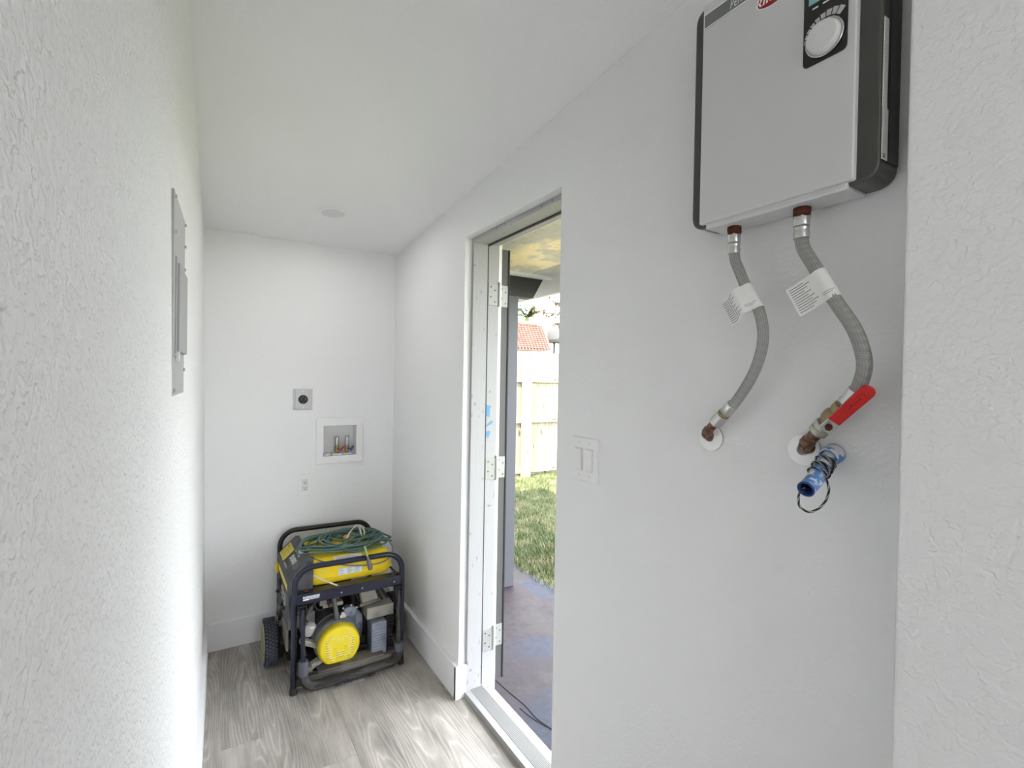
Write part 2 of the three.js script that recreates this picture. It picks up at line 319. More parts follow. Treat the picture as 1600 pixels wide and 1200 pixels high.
{ // recessed washing machine valve box
  const t = thing('washer_outlet_box', 'white recessed washing machine box with two small valves in the back wall', 'valve box', V(0.678, 1.1, ZB));
  const f = new THREE.Shape(); f.moveTo(0.544, 0.966); f.lineTo(0.812, 0.966); f.lineTo(0.812, 1.236); f.lineTo(0.544, 1.236); f.closePath();
  const h = new THREE.Path(); h.moveTo(0.581, 1.007); h.lineTo(0.581, 1.191); h.lineTo(0.777, 1.191); h.lineTo(0.777, 1.007); h.closePath(); f.holes.push(h);
  part('flange', [(() => { const g = new THREE.ExtrudeGeometry(f, { depth: 0.007, bevelEnabled: true, bevelSize: 0.002, bevelThickness: 0.002, bevelSegments: 2 }); g.translate(0, 0, ZB); return g; })()], M.whitePlastic, t);
  const zb = ZB - 0.09;
  part('recess', [box(0.577, 0.781, 1.002, 1.196, zb - 0.004, zb), box(0.577, 0.581, 1.002, 1.196, zb, ZB), box(0.777, 0.781, 1.002, 1.196, zb, ZB), box(0.577, 0.781, 1.191, 1.196, zb, ZB), box(0.577, 0.781, 1.002, 1.007, zb, ZB)], M.whitePlastic, t);
  part('drain_knockout', [lathe([[0.024, 0], [0.026, 0.012], [0.023, 0.012], [0.021, 0.002], [0, 0.002]], V(0.612, 1.007, ZB - 0.04), V(0, 1, 0), 24)], M.offWhite, t);
  const brass = std(lin(0.36, 0.27, 0.13), 0.42, 0.7), rust = std(lin(0.15, 0.09, 0.05), 0.7, 0.3);
  [[0.672, lin(0.42, 0.02, 0.03), 'red lever valve'], [0.732, lin(0.02, 0.04, 0.28), 'blue lever valve']].forEach(([x, c, lab]) => {
    const v = part('valve', [lathe([[0, 0], [0.012, 0], [0.012, 0.012], [0.0145, 0.014], [0.0145, 0.038], [0.012, 0.042], [0.012, 0.05], [0, 0.05]], V(x, 1.016, ZB - 0.045), V(0, 1, 0), 16)], brass, t, lab);
    part('ring', [lathe([[0.014, 0], [0.03, 0], [0.031, 0.004], [0.028, 0.010], [0.014, 0.011]], V(x, 1.007, ZB - 0.045), V(0, 1, 0), 20)], M.whitePlastic, v);
    part('hose_thread', [lathe([[0, 0], [0.0125, 0], [0.0125, 0.03], [0.0115, 0.042], [0.0125, 0.043], [0.0125, 0.056], [0, 0.056]], V(x, 1.064, ZB - 0.045), V(0, 1, 0), 16)], M.steel, v);
    part('stem', [cyl(V(x, 1.043, ZB - 0.045), V(x + 0.004, 1.043, ZB - 0.022), 0.006, 0.005, 10)], rust, v);
    const l = rbox(-0.006, 0.006, -0.017, 0.017, -0.0035, 0.0035, 0.002); l.rotateZ(-0.5); l.translate(x + 0.024, 1.044, ZB - 0.022);
    part('lever', [l, cyl(V(x + 0.003, 1.043, ZB - 0.023), V(x + 0.022, 1.044, ZB - 0.022), 0.0035, 0.0035, 8)], std(c, 0.4), v);
  });
}
// ---------------------------------------------------------------- ceiling light and added fill lamp
function recessed(x, z, label, L, glow) {
  const y = ceilY(z), t = thing('recessed_light', label, 'ceiling light', V(x, y, z));
  const down = V(0, -1, 0.0825).normalize();
  part('trim_ring', [lathe([[0.052, 0], [0.068, 0], [0.069, 0.003], [0.064, 0.008], [0.054, 0.009], [0.052, 0.006]], V(x, y + 0.001, z), down, 36)], M.white, t);
  part('lens', [lathe([[0, 0.0065], [0.05, 0.0065], [0.054, 0.004]], V(x, y + 0.001, z), down, 36)], std(lin(0.62, 0.62, 0.64), 0.5, 0, { emissive: lin(1, 0.98, 0.95), emissiveIntensity: glow }), t, 'frosted lamp lens');
  const l = new THREE.RectAreaLight(lin(1, 0.975, 0.955), L, 0.09, 0.09);
  l.position.set(x, y - 0.014, z); l.lookAt(x, y - 1, z + 0.0825); l.name = 'recessed_fill'; scene.add(l);  // fill light added under the fitting, which itself looks unlit
}
recessed(0.517, -2.57, 'round white recessed light in the ceiling above the generator', LAMP_VIEW, 0.05);
{  // unseen globe lamp added behind the viewer to brighten the room
  const x = 0.42, z = 1.75, y = 1.72, t = thing('fill_lamp', 'added fill lamp with a frosted globe on a pole, unseen behind the viewer', 'lamp', V(x, 0, z));
  part('base', [lathe([[0, 0], [0.13, 0], [0.13, 0.012], [0.02, 0.025], [0, 0.025]], V(x, 0.001, z), V(0, 1, 0), 32)], M.white, t);
  part('pole', [cyl(V(x, 0.02, z), V(x, y - 0.095, z), 0.012, 0.012, 14)], M.white, t);
  part('globe', [ball(V(x, y, z), 0.10, 14)], std(lin(0.9, 0.9, 0.9), 0.4, 0, { emissive: lin(1, 0.97, 0.93), emissiveIntensity: 1.2 }), t);
  const l = new THREE.PointLight(lin(1, 0.975, 0.955), FILL_NEAR); l.position.set(x, y, z); l.shadow.radius = 4; l.name = 'globe_fill'; l.castShadow = true; scene.add(l);
}

// ---------------------------------------------------------------- electrical panel on the left wall
{
  const a = V(leftX(1.7, -1.50), 0, -1.50), b = V(leftX(1.7, -1.815), 0, -1.815), u = b.clone().sub(a); const L = u.length(); u.normalize();
  const n = V(-u.z, 0, u.x);                                           // out of the wall, into the room (+x)
  if (n.x < 0) n.negate();
  const t = thing('electrical_panel', 'flat grey metal breaker panel with raised door on the left wall', 'electrical panel', V(a.x, 1.69, -1.655));
  const mtx = new THREE.Matrix4().makeBasis(u, V(0, 1, 0), n);
  const loc = (g) => { g.applyMatrix4(mtx); g.translate(a.x, 0, a.z); return g; };
  const grey = std(lin(0.42, 0.42, 0.42), 0.48, 0.1), grey2 = std(lin(0.36, 0.36, 0.365), 0.45, 0.1);
  part('cover_plate', [loc(rbox(0, L, 1.431, 1.949, -0.012, 0.004, 0.0015))], grey, t);
  const d = part('panel_door', [loc(rbox(0.05, L - 0.03, 1.545, 1.775, 0.003, 0.014, 0.003))], grey2, t);
  part('door_rim', [loc(rbox(0.04, 0.052, 1.53, 1.79, 0.003, 0.008, 0.002))], grey, d); part('hinge_strip', [loc(rbox(L - 0.035, L - 0.022, 1.545, 1.775, 0.003, 0.010, 0.002))], grey, d);
  part('latch', [loc(rbox(0.055, 0.075, 1.52, 1.55, 0.004, 0.013, 0.002))], M.offWhite, d);
  for (const [x, y] of [[0.015, 1.935], [0.015, 1.845], [0.015, 1.535], [L - 0.015, 1.87], [L - 0.02, 1.80], [L - 0.02, 1.50], [L - 0.015, 1.935], [0.015, 1.445]]) part('screw', [loc(cyl(V(x, y, 0.003), V(x, y, 0.009), 0.006, 0.004, 10))], M.steel, t);
}
// ---------------------------------------------------------------- light switch
{
  const t = thing('light_switch', 'white double rocker light switch plate beside the doorway', 'light switch', V(XR, 1.242, -1.196));
  part('cover_plate', [rbox(XR - 0.007, XR + 0.002, 1.1745, 1.31, -1.2575, -1.1325, 0.003)], M.whitePlastic, t);
  const toggle = (z, tilt) => {
    part('switch_frame', [rbox(XR - 0.0082, XR - 0.005, 1.206, 1.278, z - 0.018, z + 0.018, 0.001, 1)], M.offWhite, t);
    const g = rbox(-0.004, 0.004, -0.033, 0.033, -0.0155, 0.0155, 0.002); g.rotateZ(tilt); g.translate(XR - 0.0095, 1.242, z); part('rocker', g, M.whitePlastic, t);
  };
  toggle(-1.2185, 0.07); toggle(-1.1715, -0.09);
  for (const z of [-1.2185, -1.1715]) for (const y of [1.192, 1.292]) part('screw', [cyl(V(XR - 0.006, y, z), V(XR - 0.0085, y, z), 0.003, 0.0025, 10)], M.offWhite, t);
}

// ---------------------------------------------------------------- tankless water heater
{
  const t = thing('water_heater', 'grey tankless electric water heater with black sides and white dial on the wall', 'water heater', V(XR, 1.83, -0.56));
  const y0 = 1.832, y1 = 2.325, za = -0.758, zb = -0.386;
  // dark housing, rounded corners: drawn in (z, y), extruded along -x
  const rrAlong = (w, h, r, depth, x, cz, cy, bev = 0.006) => { const g = new THREE.ExtrudeGeometry(shapeRR(w - 2 * bev, h - 2 * bev, r), { depth: depth - 2 * bev, bevelEnabled: true, bevelSize: bev, bevelThickness: bev, bevelSegments: 3, curveSegments: 8 }); g.rotateY(-Math.PI / 2); g.translate(x - bev, cy, cz); return boxUV(g); };
  const housing = std(lin(0.062, 0.062, 0.058), 0.28, 0.1);
  part('housing', [rrAlong(zb - za, y1 - y0, 0.026, 0.070, XR, (za + zb) / 2, (y0 + y1) / 2)], housing, t, 'glossy dark grey housing');
  part('side_band', [rbox(0.960, 1.0, y0 + 0.03, y1 - 0.03, zb - 0.01, zb + 0.0025, 0.002)], std(lin(0.008, 0.008, 0.009), 0.35), t);
  // silver front cover that folds back under the housing
  const cz0 = -0.729, cz1 = -0.420, silver = std(lin(0.66, 0.66, 0.665), 0.45, 0.1);
  const c = part('front_cover', [rbox(0.925, 0.948, 1.838, 2.318, cz0, cz1, 0.0035, 3), rbox(0.932, 1.0, 1.826, 1.842, cz0 + 0.012, cz1 - 0.012, 0.004, 3)], silver, t, 'brushed silver front cover');
  // header band and oval badge
  const bandTex = canvasTex(1024, 128, (x, w, h) => { x.fillStyle = '#f2f2f2'; x.fillRect(0, 0, w, h); x.fillStyle = '#6f7375'; x.fillRect(10, 10, w - 10, h - 20); x.fillStyle = '#f4f4f4'; x.font = 'italic 100px sans-serif'; x.textBaseline = 'alphabetic'; x.fillText('Performance', 400, 100); });
  const bp = plate(V(0.9245, 2.281, -0.645), V(0, 0, 0.160), V(0, 0.033, 0), 0.0012);
  part('name_band', bp, std(0xffffff, 0.4, 0, { map: bandTex }), c);
  const badgeTex = canvasTex(512, 256, (x, w, h) => { x.fillStyle = '#f4f4f4'; x.fillRect(0, 0, w, h); x.save(); x.translate(w / 2, h / 2); x.scale(1, 0.5); x.fillStyle = '#9c1118'; x.beginPath(); x.arc(0, 0, 244, 0, 7); x.fill(); x.restore(); x.fillStyle = '#fff'; x.font = 'italic bold 150px serif'; x.textAlign = 'center'; x.textBaseline = 'middle'; x.fillText('Rheem', w / 2 - 8, h / 2 + 4); });
  const bs = new THREE.Shape(); bs.absellipse(0, 0, 0.035, 0.0185, 0, Math.PI * 2);
  const bg = new THREE.ExtrudeGeometry(bs, { depth: 0.0015, bevelEnabled: false, curveSegments: 24 });
  { const p = bg.attributes.position, uv = bg.attributes.uv; for (let i = 0; i < p.count; i++) uv.setXY(i, (p.getX(i) + 0.035) / 0.070, (p.getY(i) + 0.0185) / 0.037); }
  bg.rotateY(-Math.PI / 2); bg.translate(0.9252, 2.2415, -0.5685);
  part('badge', bg, std(0xffffff, 0.35, 0, { map: badgeTex }), c);
  // control panel with display and dial
  const ctrl = part('control_panel', [(() => { const g = new THREE.ExtrudeGeometry(shapeRR(0.072, 0.185, 0.009), { depth: 0.002, bevelEnabled: true, bevelSize: 0.001, bevelThickness: 0.0008, bevelSegments: 2 }); g.rotateY(-Math.PI / 2); g.translate(0.9255, 2.158, -0.4705); return g; })()], std(lin(0.006, 0.006, 0.007), 0.25), c);
  const lcdTex = canvasTex(256, 160, (x, w, h) => { x.fillStyle = '#7fb3b3'; x.fillRect(0, 0, w, h); x.fillStyle = '#2c4a4a'; x.font = 'bold 120px monospace'; x.textAlign = 'center'; x.textBaseline = 'middle'; x.fillText('120', w / 2, h / 2); });
  part('display', [plate(V(0.9226, 2.197, -0.4735), V(0, 0, 0.05), V(0, 0.046, 0), 0.001)], std(0xffffff, 0.3, 0, { map: lcdTex }), ctrl);
  part('label_mark', [plate(V(0.9226, 2.165, -0.487), V(0, 0, 0.010), V(0, 0.0025, 0), 0.0006), plate(V(0.9226, 2.165, -0.467), V(0, 0, 0.014), V(0, 0.0025, 0), 0.0006)], M.offWhite, ctrl);
  const wedge = [];
  for (let i = 0; i < 9; i++) { const a = Math.PI * (0.93 - 0.080 * i), len = 0.002 + 0.0014 * i; const r0 = 0.0345, r1 = r0 + len, da = 0.10; const s = new THREE.Shape([[r0, a + da], [r1, a + da], [r1, a - da], [r0, a - da]].map(([r, q]) => new THREE.Vector2(r * Math.cos(q), r * Math.sin(q)))); const g = new THREE.ExtrudeGeometry(s, { depth: 0.0006, bevelEnabled: false }); g.rotateY(-Math.PI / 2); g.translate(0.9228, 2.104, -0.4695); wedge.push(g); }
  part('heat_scale', wedge, std(lin(0.5, 0.5, 0.5), 0.4), ctrl, 'grey wedge scale around the dial');
  const dial = part('dial', [lathe([[0, 0.014], [0.024, 0.0135], [0.0268, 0.011], [0.0285, 0.003], [0.029, 0]], V(0.9225, 2.102, -0.4695), V(-1, 0, 0), 40)], std(lin(0.72, 0.72, 0.72), 0.35), ctrl, 'white round dial');
  part('dial_ring', [lathe([[0.0285, 0], [0.0325, 0], [0.0325, 0.003], [0.0305, 0.0045], [0.0285, 0.003]], V(0.9225, 2.102, -0.4695), V(-1, 0, 0), 40)], std(lin(0.55, 0.55, 0.55), 0.15, 0.9), dial);
  // rating labels on the near side
  const lab = (sd) => canvasTex(64, 512, (x, w, h) => { x.fillStyle = '#d9dad8'; x.fillRect(0, 0, w, h); x.fillStyle = '#c3c5c5'; for (let i = 0; i < 26; i++) x.fillRect(10, 14 + i * 18, 14 + ((i * 37 + sd * 13) % 24), 4); x.fillStyle = '#55585a'; x.fillRect(12, 452, 30, 10); x.fillRect(12, 470, 22, 26); });
  part('rating_label', [plate(V(0.9465, 2.0, zb + 0.0012), V(0.016, 0, 0), V(0, 0.19, 0), 0.001)], std(0xffffff, 0.6, 0, { map: lab(1) }), t, 'white rating label on the near side');
  part('rating_label', [plate(V(0.9485, 1.905, zb + 0.0016), V(0.020, 0, 0), V(0, 0.085, 0), 0.001)], std(0xffffff, 0.6, 0, { map: lab(5) }), t, 'white rating label on the near side');
}
// ---------------------------------------------------------------- flexible hoses, elbows, valve
const braidBump = dataTex(128, 128, (x, y) => 0.5 + 0.25 * Math.sin((x + y) * Math.PI * 2 * 8) + 0.25 * Math.sin((x - y) * Math.PI * 2 * 8));
const braidMap = dataTex(128, 128, (x, y) => { const v = 0.62 + 0.13 * Math.sin((x + y) * Math.PI * 2 * 8) * Math.sin((x - y) * Math.PI * 2 * 8) + 0.10 * (nC(x * 8, y * 2) - 0.5); return [v, v, v * 0.985]; }, true);
M.braid = std(0xffffff, 0.45, 0.15, { map: rep(braidMap, 1, 26), bumpMap: rep(braidBump, 1, 26), bumpScale: 0.0008 });
// braided tubes run their texture along the hose: swap so that u is along
const copperMap = dataTex(128, 128, (x, y) => { const n = nC(x * 16, y * 16) * 0.6 + nA(x * 40, y * 40) * 0.4, k = sstep(0.35, 0.7, n); return [0.36 + 0.20 * k, 0.26 + 0.17 * k, 0.21 + 0.15 * k]; }, true);
M.copper = std(0xffffff, 0.42, 0.55, { map: copperMap });
M.rust = std(0xffffff, 0.75, 0.25, { map: dataTex(64, 64, (x, y) => { const k = nC(x * 10, y * 10); return [0.20 + 0.2 * k, 0.09 + 0.11 * k, 0.05 + 0.06 * k]; }, true) });
M.brass = std(lin(0.30, 0.24, 0.13), 0.38, 0.75);
const tagTex = (sd) => canvasTex(512, 256, (x, w, h) => {
  x.fillStyle = '#e9e9e7'; x.fillRect(0, 0, w, h); x.fillStyle = '#6b6d6e';
  for (let i = 0; i < 11; i++) { const y = 18 + i * 21; x.fillRect(18, y, 120 + ((i * 53 + sd * 29) % 90), 6); }
  x.fillStyle = '#9da0a2'; x.fillRect(262, 190, 120, 6); x.fillRect(262, 206, 90, 6);
});
function hose(name, label, path, r, tag, sd) {
  const t = thing(name, label, 'hose', path[0].clone(), 'braided steel hoses under the water heater');
  const N = path.length, d0 = path[1].clone().sub(path[0]).normalize(), d1 = path[N - 1].clone().sub(path[N - 2]).normalize();
  const g = new THREE.TubeGeometry(new THREE.CatmullRomCurve3(path, false, 'centripetal'), 140, r, 16);
  { const uv = g.attributes.uv; for (let i = 0; i < uv.count; i++) uv.setXY(i, uv.getY(i), uv.getX(i)); }
  part('braided_sleeve', g, M.braid, t);
  return { t, d0, d1 };
}
function hoseTop(t, p, r) {                                            // rusty stub, hex nut and crimp ferrule under the heater
  part('stub', [cyl(V(p.x, 1.829, p.z), V(p.x, 1.808, p.z), r * 1.25, r * 1.25, 12), lathe([[r * 1.2, 0], [r * 1.45, 0.002], [r * 1.45, 0.012], [r * 1.2, 0.014]], V(p.x, 1.812, p.z), V(0, 1, 0), 6)], M.rust, t, 'rusty pipe stub');
  part('hex_nut', [lathe([[0, 0], [r * 1.12, 0], [r * 1.34, 0.003], [r * 1.34, 0.018], [r * 1.2, 0.021], [0, 0.021]], V(p.x, 1.790, p.z), V(0, 1, 0), 6)], M.steel, t);
  part('ferrule', [lathe([[0, 0], [r * 1.12, 0], [r * 1.16, 0.002], [r * 1.16, 0.012], [r * 1.06, 0.014], [r * 1.06, 0.018], [r * 1.16, 0.02], [r * 1.16, 0.024], [0, 0.024]], V(p.x, 1.767, p.z), V(0, 1, 0), 20)], M.steel, t);
}
function hoseEnd(t, a, b, r) {                                         // ferrule and nut, from a (on the hose) to b
  const d = b.clone().sub(a), L = d.length(); d.normalize();
  part('ferrule', [lathe([[0, 0], [r * 1.10, 0], [r * 1.16, 0.002], [r * 1.16, L * 0.42], [0, L * 0.42]], a, d, 20)], M.steel, t);
  part('swivel_nut', [lathe([[0, 0], [r * 1.2, 0], [r * 1.34, 0.002], [r * 1.34, L * 0.4], [r * 1.25, L * 0.44], [0, L * 0.44]], a.clone().addScaledVector(d, L * 0.50), d, 8)], M.steel, t);
  part('gasket', [lathe([[0, 0], [r * 1.22, 0], [r * 1.22, L * 0.10], [0, L * 0.10]], a.clone().addScaledVector(d, L * 0.41), d, 16)], M.brass, t);
}
// a paper tag wrapped round the hose: strip loop then a free flap that curls
function paperTag(t, centre, axis, flapDir, r, w, len, curl, sd, label) {
  const A = axis.clone().normalize(), F = flapDir.clone().addScaledVector(A, -flapDir.dot(A)).normalize(), N = A.clone().cross(F).normalize();
  if (N.x > 0) N.negate();                                             // N faces the room (-x)
  const rr0 = r + 0.0012;                                              // the strip goes round the hose from behind to the front, then leaves as a flap
  const path = [];
  for (let i = 0; i <= 14; i++) { const a = -Math.PI / 2 + (i / 14) * Math.PI; path.push([-Math.cos(a) * rr0, Math.sin(a) * rr0]); }   // away from flap side: back (-N) to front (+N)
  for (let i = 1; i <= 14; i++) { const s = i / 14; path.push([s * len, rr0 + curl(s)]); }
  const P = [], UV = [], I = []; let L = 0; const cum = [0];
  for (let i = 1; i < path.length; i++) { L += Math.hypot(path[i][0] - path[i - 1][0], path[i][1] - path[i - 1][1]); cum.push(L); }
  const th = 0.0007;
  for (let side = 0; side < 2; side++) for (let i = 0; i < path.length; i++) for (let j = 0; j < 2; j++) {
    const p = centre.clone().addScaledVector(F, path[i][0]).addScaledVector(N, path[i][1] + side * th).addScaledVector(A, (j - 0.5) * w);
    P.push(p.x, p.y, p.z); UV.push(1 - cum[i] / L, j);
  }
  const n = path.length;
  for (let side = 0; side < 2; side++) for (let i = 0; i < n - 1; i++) { const a = side * n * 2 + i * 2; if (side) I.push(a, a + 1, a + 2, a + 1, a + 3, a + 2); else I.push(a, a + 2, a + 1, a + 1, a + 2, a + 3); }
  const g = new THREE.BufferGeometry(); g.setAttribute('position', new THREE.Float32BufferAttribute(P, 3)); g.setAttribute('uv', new THREE.Float32BufferAttribute(UV, 2)); g.setIndex(I); g.computeVertexNormals();
  part('paper_tag', g, std(0xffffff, 0.75, 0, { map: tagTex(sd), side: THREE.DoubleSide }), t, label);
}
const P3 = (a) => a.map((p) => V(...p));
{
  const r = 0.0108;
  const path = P3([[0.965, 1.768, -0.667], [0.963, 1.752, -0.663], [0.958, 1.733, -0.652], [0.950, 1.694, -0.630], [0.945, 1.630, -0.593], [0.945, 1.578, -0.585], [0.952, 1.517, -0.605], [0.966, 1.449, -0.656], [0.970, 1.437, -0.671]]);
  path.unshift(V(0.965, 1.788, -0.668));
  const { t } = hose('water_hose', 'thin braided steel hose from the heater\'s far fitting to the plain copper elbow', path, r);
  hoseTop(t, V(0.965, 0, -0.668), r);
  hoseEnd(t, V(0.968, 1.443, -0.664), V(0.9765, 1.394, -0.717), r);
  paperTag(t, V(0.9475, 1.664, -0.612), V(0.005, 0.066, -0.040), V(0, -0.5, -1), r, 0.060, 0.060, (s) => 0.010 * Math.sin(s * 5.5) + 0.006 * s, 2, 'curled white paper tag');
}
{
  const r = 0.0120;
  const path = P3([[0.965, 1.790, -0.525], [0.9645, 1.767, -0.5245], [0.962, 1.748, -0.519], [0.952, 1.709, -0.494], [0.945, 1.644, -0.456], [0.945, 1.579, -0.418], [0.950, 1.524, -0.406], [0.958, 1.488, -0.417], [0.963, 1.470, -0.428]]);
  const { t } = hose('water_hose', 'thicker braided steel hose from the heater to the red handled valve', path, r);
  hoseTop(t, V(0.965, 0, -0.525), r);
  part('ferrule', [lathe([[0, 0], [r * 1.10, 0], [r * 1.16, 0.002], [r * 1.16, 0.026], [r * 1.3, 0.028], [r * 1.3, 0.036], [0, 0.036]], V(0.960, 1.482, -0.420), V(0.008, -0.029, -0.022), 20)], M.steel, t);
  paperTag(t, V(0.9475, 1.668, -0.470), V(0.002, 0.066, -0.036), V(0, -0.45, -1), r, 0.060, 0.058, (s) => -0.004 * Math.sin(s * 3), 7, 'flat white paper tag');
}
function elbow(name, label, cat, group, c, up, flange, fr, r) {        // copper stub out of the wall, 90 degree elbow, stub along the hose
  const t = thing(name, label, cat, V(XR, flange[0], flange[1]), group);
  part('escutcheon', [lathe([[r, 0], [fr, 0], [fr * 1.0, 0.004], [fr * 0.95, 0.0065], [r * 1.4, 0.008], [r, 0.008]], V(XR - 0.0005, flange[0], flange[1]), V(-1, 0, 0), 36)], std(lin(0.96, 0.96, 0.96), 0.25), t, 'white round wall flange');
  const w = V(XR, c.y, c.z + 0.004), e = c.clone().addScaledVector(up, 0.05);
  part('copper_pipe', [new THREE.TubeGeometry(fillet([w, c, e], 0.014), 30, r, 16)], M.copper, t);
  part('elbow_socket', [cyl(c.clone().add(V(0.010, 0, 0.0015)), c.clone().add(V(0.019, 0, 0.003)), r * 1.17, r * 1.17, 18), cyl(c.clone().addScaledVector(up, 0.010), c.clone().addScaledVector(up, 0.021), r * 1.17, r * 1.17, 18)], M.copper, t);
  return t;
}
{
  const up = V(-0.0035, 0.033, 0.032).normalize();
  elbow('copper_elbow', 'copper elbow with white wall flange under the thinner hose', 'pipe', 'copper elbows coming out of the wall', V(0.981, 1.366, -0.746), up, [1.3605, -0.744], 0.031, 0.0098);
  const up2 = V(-0.004, 0.038, 0.034).normalize();
  elbow('copper_elbow', 'copper elbow with white wall flange under the red handled valve', 'pipe', 'copper elbows coming out of the wall', V(0.982, 1.367, -0.523), up2, [1.360, -0.531], 0.0315, 0.0112);
  // ball valve
  const b0 = V(0.978, 1.400, -0.494), b1 = V(0.964, 1.457, -0.438), d = b1.clone().sub(b0), L = d.length(); d.normalize();
  const t = thing('ball_valve', 'brass ball valve with a long red lever handle', 'valve', b0.clone());
  part('union_nut', [lathe([[0, 0], [0.0135, 0], [0.0165, 0.003], [0.0165, 0.010], [0.0145, 0.012], [0.0145, 0.014], [0.0168, 0.016], [0.0168, 0.024], [0.014, 0.027], [0, 0.027]], b0.clone().addScaledVector(d, -0.002), d, 20)], std(lin(0.45, 0.43, 0.38), 0.35, 0.8), t);
  part('body', [lathe([[0, 0.024], [0.013, 0.024], [0.014, 0.028], [0.0175, 0.036], [0.0178, 0.048], [0.014, 0.056], [0.0125, 0.058], [0.0158, 0.060], [0.0158, 0.072], [0.013, 0.075], [0, 0.075]], b0, d, 24)], M.brass, t);
  const bc = b0.clone().addScaledVector(d, 0.040), out = V(-0.75, -0.40, 0.25).addScaledVector(d, -V(-0.75, -0.40, 0.25).dot(d)).normalize();
  part('stem', [cyl(bc, bc.clone().addScaledVector(out, 0.030), 0.0075, 0.006, 14)], M.brass, t);
  // lever: steel strip from the stem, then a red sleeve
  const hd = V(0.935, 1.484, -0.394).sub(V(0.942, 1.424, -0.450)); hd.addScaledVector(out, -hd.dot(out)); const HL = hd.length(); hd.normalize(); const side = out.clone().cross(hd).normalize();
  const hb = bc.clone().addScaledVector(out, 0.027);
  const bar = (a0, a1, w0, w1, th, rad) => { const s = new THREE.Shape(); s.moveTo(a0, -w0 / 2); s.lineTo(a1 - rad, -w1 / 2); s.quadraticCurveTo(a1, -w1 / 2, a1, 0); s.quadraticCurveTo(a1, w1 / 2, a1 - rad, w1 / 2); s.lineTo(a0, w0 / 2); s.closePath(); const g = new THREE.ExtrudeGeometry(s, { depth: th, bevelEnabled: true, bevelSize: 0.0012, bevelThickness: 0.0012, bevelSegments: 2, curveSegments: 10 }); g.translate(0, 0, -th / 2); g.applyMatrix4(new THREE.Matrix4().makeBasis(hd, side, out)); g.translate(hb.x, hb.y, hb.z); return g; };
  part('lever_plate', [bar(-0.012, 0.03, 0.020, 0.017, 0.0022, 0.002)], M.steel, t);
  part('lever_nut', [cyl(hb.clone().addScaledVector(out, 0.001), hb.clone().addScaledVector(out, 0.008), 0.0065, 0.006, 6)], M.rust, t);
  const red = part('lever_grip', [bar(0.014, 0.101, 0.0185, 0.0215, 0.0055, 0.010)], std(lin(0.50, 0.012, 0.012), 0.4), t, 'red plastic lever grip');
  const tx = canvasTex(256, 64, (x, w, h) => { x.fillStyle = '#c01414'; x.fillRect(0, 0, w, h); x.fillStyle = '#571010'; [[20, 26, 14], [44, 20, 8], [60, 26, 20], [92, 18, 30], [130, 26, 12], [152, 20, 22], [184, 26, 30]].forEach(([a, b, c]) => x.fillRect(a, b, c, 16)); });
  const pg = plate(V(0, 0, 0), V(0.05, 0, 0), V(0, 0.009, 0), 0.0006); pg.applyMatrix4(new THREE.Matrix4().makeBasis(hd, side, out)); const pc = hb.clone().addScaledVector(hd, 0.062).addScaledVector(out, 0.0044); pg.translate(pc.x, pc.y, pc.z);
  part('embossed_print', pg, std(0xffffff, 0.45, 0, { map: tx }), red);
}
{ // capped drain pipe with a blue primer coat, cord knotted round it
  const t = thing('drain_pipe', 'short bent white pipe stained blue, sticking out of the wall below the valve', 'pipe', V(XR, 1.36, -0.477));
  const primer = dataTex(256, 128, (x, y) => { const n = nC(x * 9, y * 6) * 0.65 + nA(x * 30, y * 24) * 0.35, k = sstep(0.42, 0.62, n + 0.30 * (x - 0.62)); return [0.88 - 0.50 * k, 0.90 - 0.33 * k, 0.93 - 0.12 * k]; }, true);
  const pm = std(0xffffff, 0.38, 0, { map: primer });
  const path = P3([[XR, 1.3605, -0.476], [0.990, 1.351, -0.479], [0.966, 1.328, -0.481], [0.937, 1.311, -0.480], [0.913, 1.302, -0.478]]);
  part('pipe', [new THREE.TubeGeometry(new THREE.CatmullRomCurve3(path), 40, 0.0145, 22, false)], pm, t);
  const dir = path[4].clone().sub(path[3]).normalize();
  part('pipe_mouth', [lathe([[0.0145, -0.001], [0.0150, 0.001], [0.0118, 0.002], [0.0112, -0.03], [0, -0.03]], path[4], dir, 24)], std(lin(0.03, 0.07, 0.25), 0.6), t, 'dark blue open end');
  part('coupling', [lathe([[0.0145, 0], [0.0185, 0], [0.0188, 0.004], [0.0180, 0.022], [0.0150, 0.023]], V(XR - 0.002, 1.361, -0.4755), V(-0.9, -0.3, -0.02), 24)], pm, t);
  const cordTex = dataTex(64, 16, (x, y) => { const k = ((x * 16 + y * 2) % 1) < 0.55; const v = k ? 0.06 : 0.75; return [v, v, v]; }, true);
  const cm = std(0xffffff, 0.85, 0, { map: rep(cordTex, 2, 1) });
  const loop = P3([[0.918, 1.303, -0.482], [0.916, 1.296, -0.489], [0.925, 1.284, -0.497], [0.930, 1.264, -0.497], [0.935, 1.257, -0.483], [0.944, 1.271, -0.466], [0.952, 1.295, -0.459], [0.953, 1.314, -0.462], [0.952, 1.327, -0.470]]);
  const pts = loop.slice(); const c0 = V(0.968, 1.332, -0.481), ax = V(-0.6, -0.5, -0.02).normalize(), e1 = V(0, -0.04, 1).normalize(), e2 = ax.clone().cross(e1);
  for (let i = 0; i <= 60; i++) { const a = i / 60 * Math.PI * 2 * 4.2, s = i / 60; const q = c0.clone().addScaledVector(ax, 0.012 - 0.034 * s + 0.004 * Math.sin(a * 0.5)).addScaledVector(e1, Math.cos(a) * 0.0168).addScaledVector(e2, Math.sin(a) * 0.0168); pts.push(q); }
  solo('cord', 'thin black and white cord knotted round the drain pipe with a hanging loop', 'cord', new THREE.TubeGeometry(new THREE.CatmullRomCurve3(pts, false, 'centripetal'), 420, 0.0021, 7), cm);
}

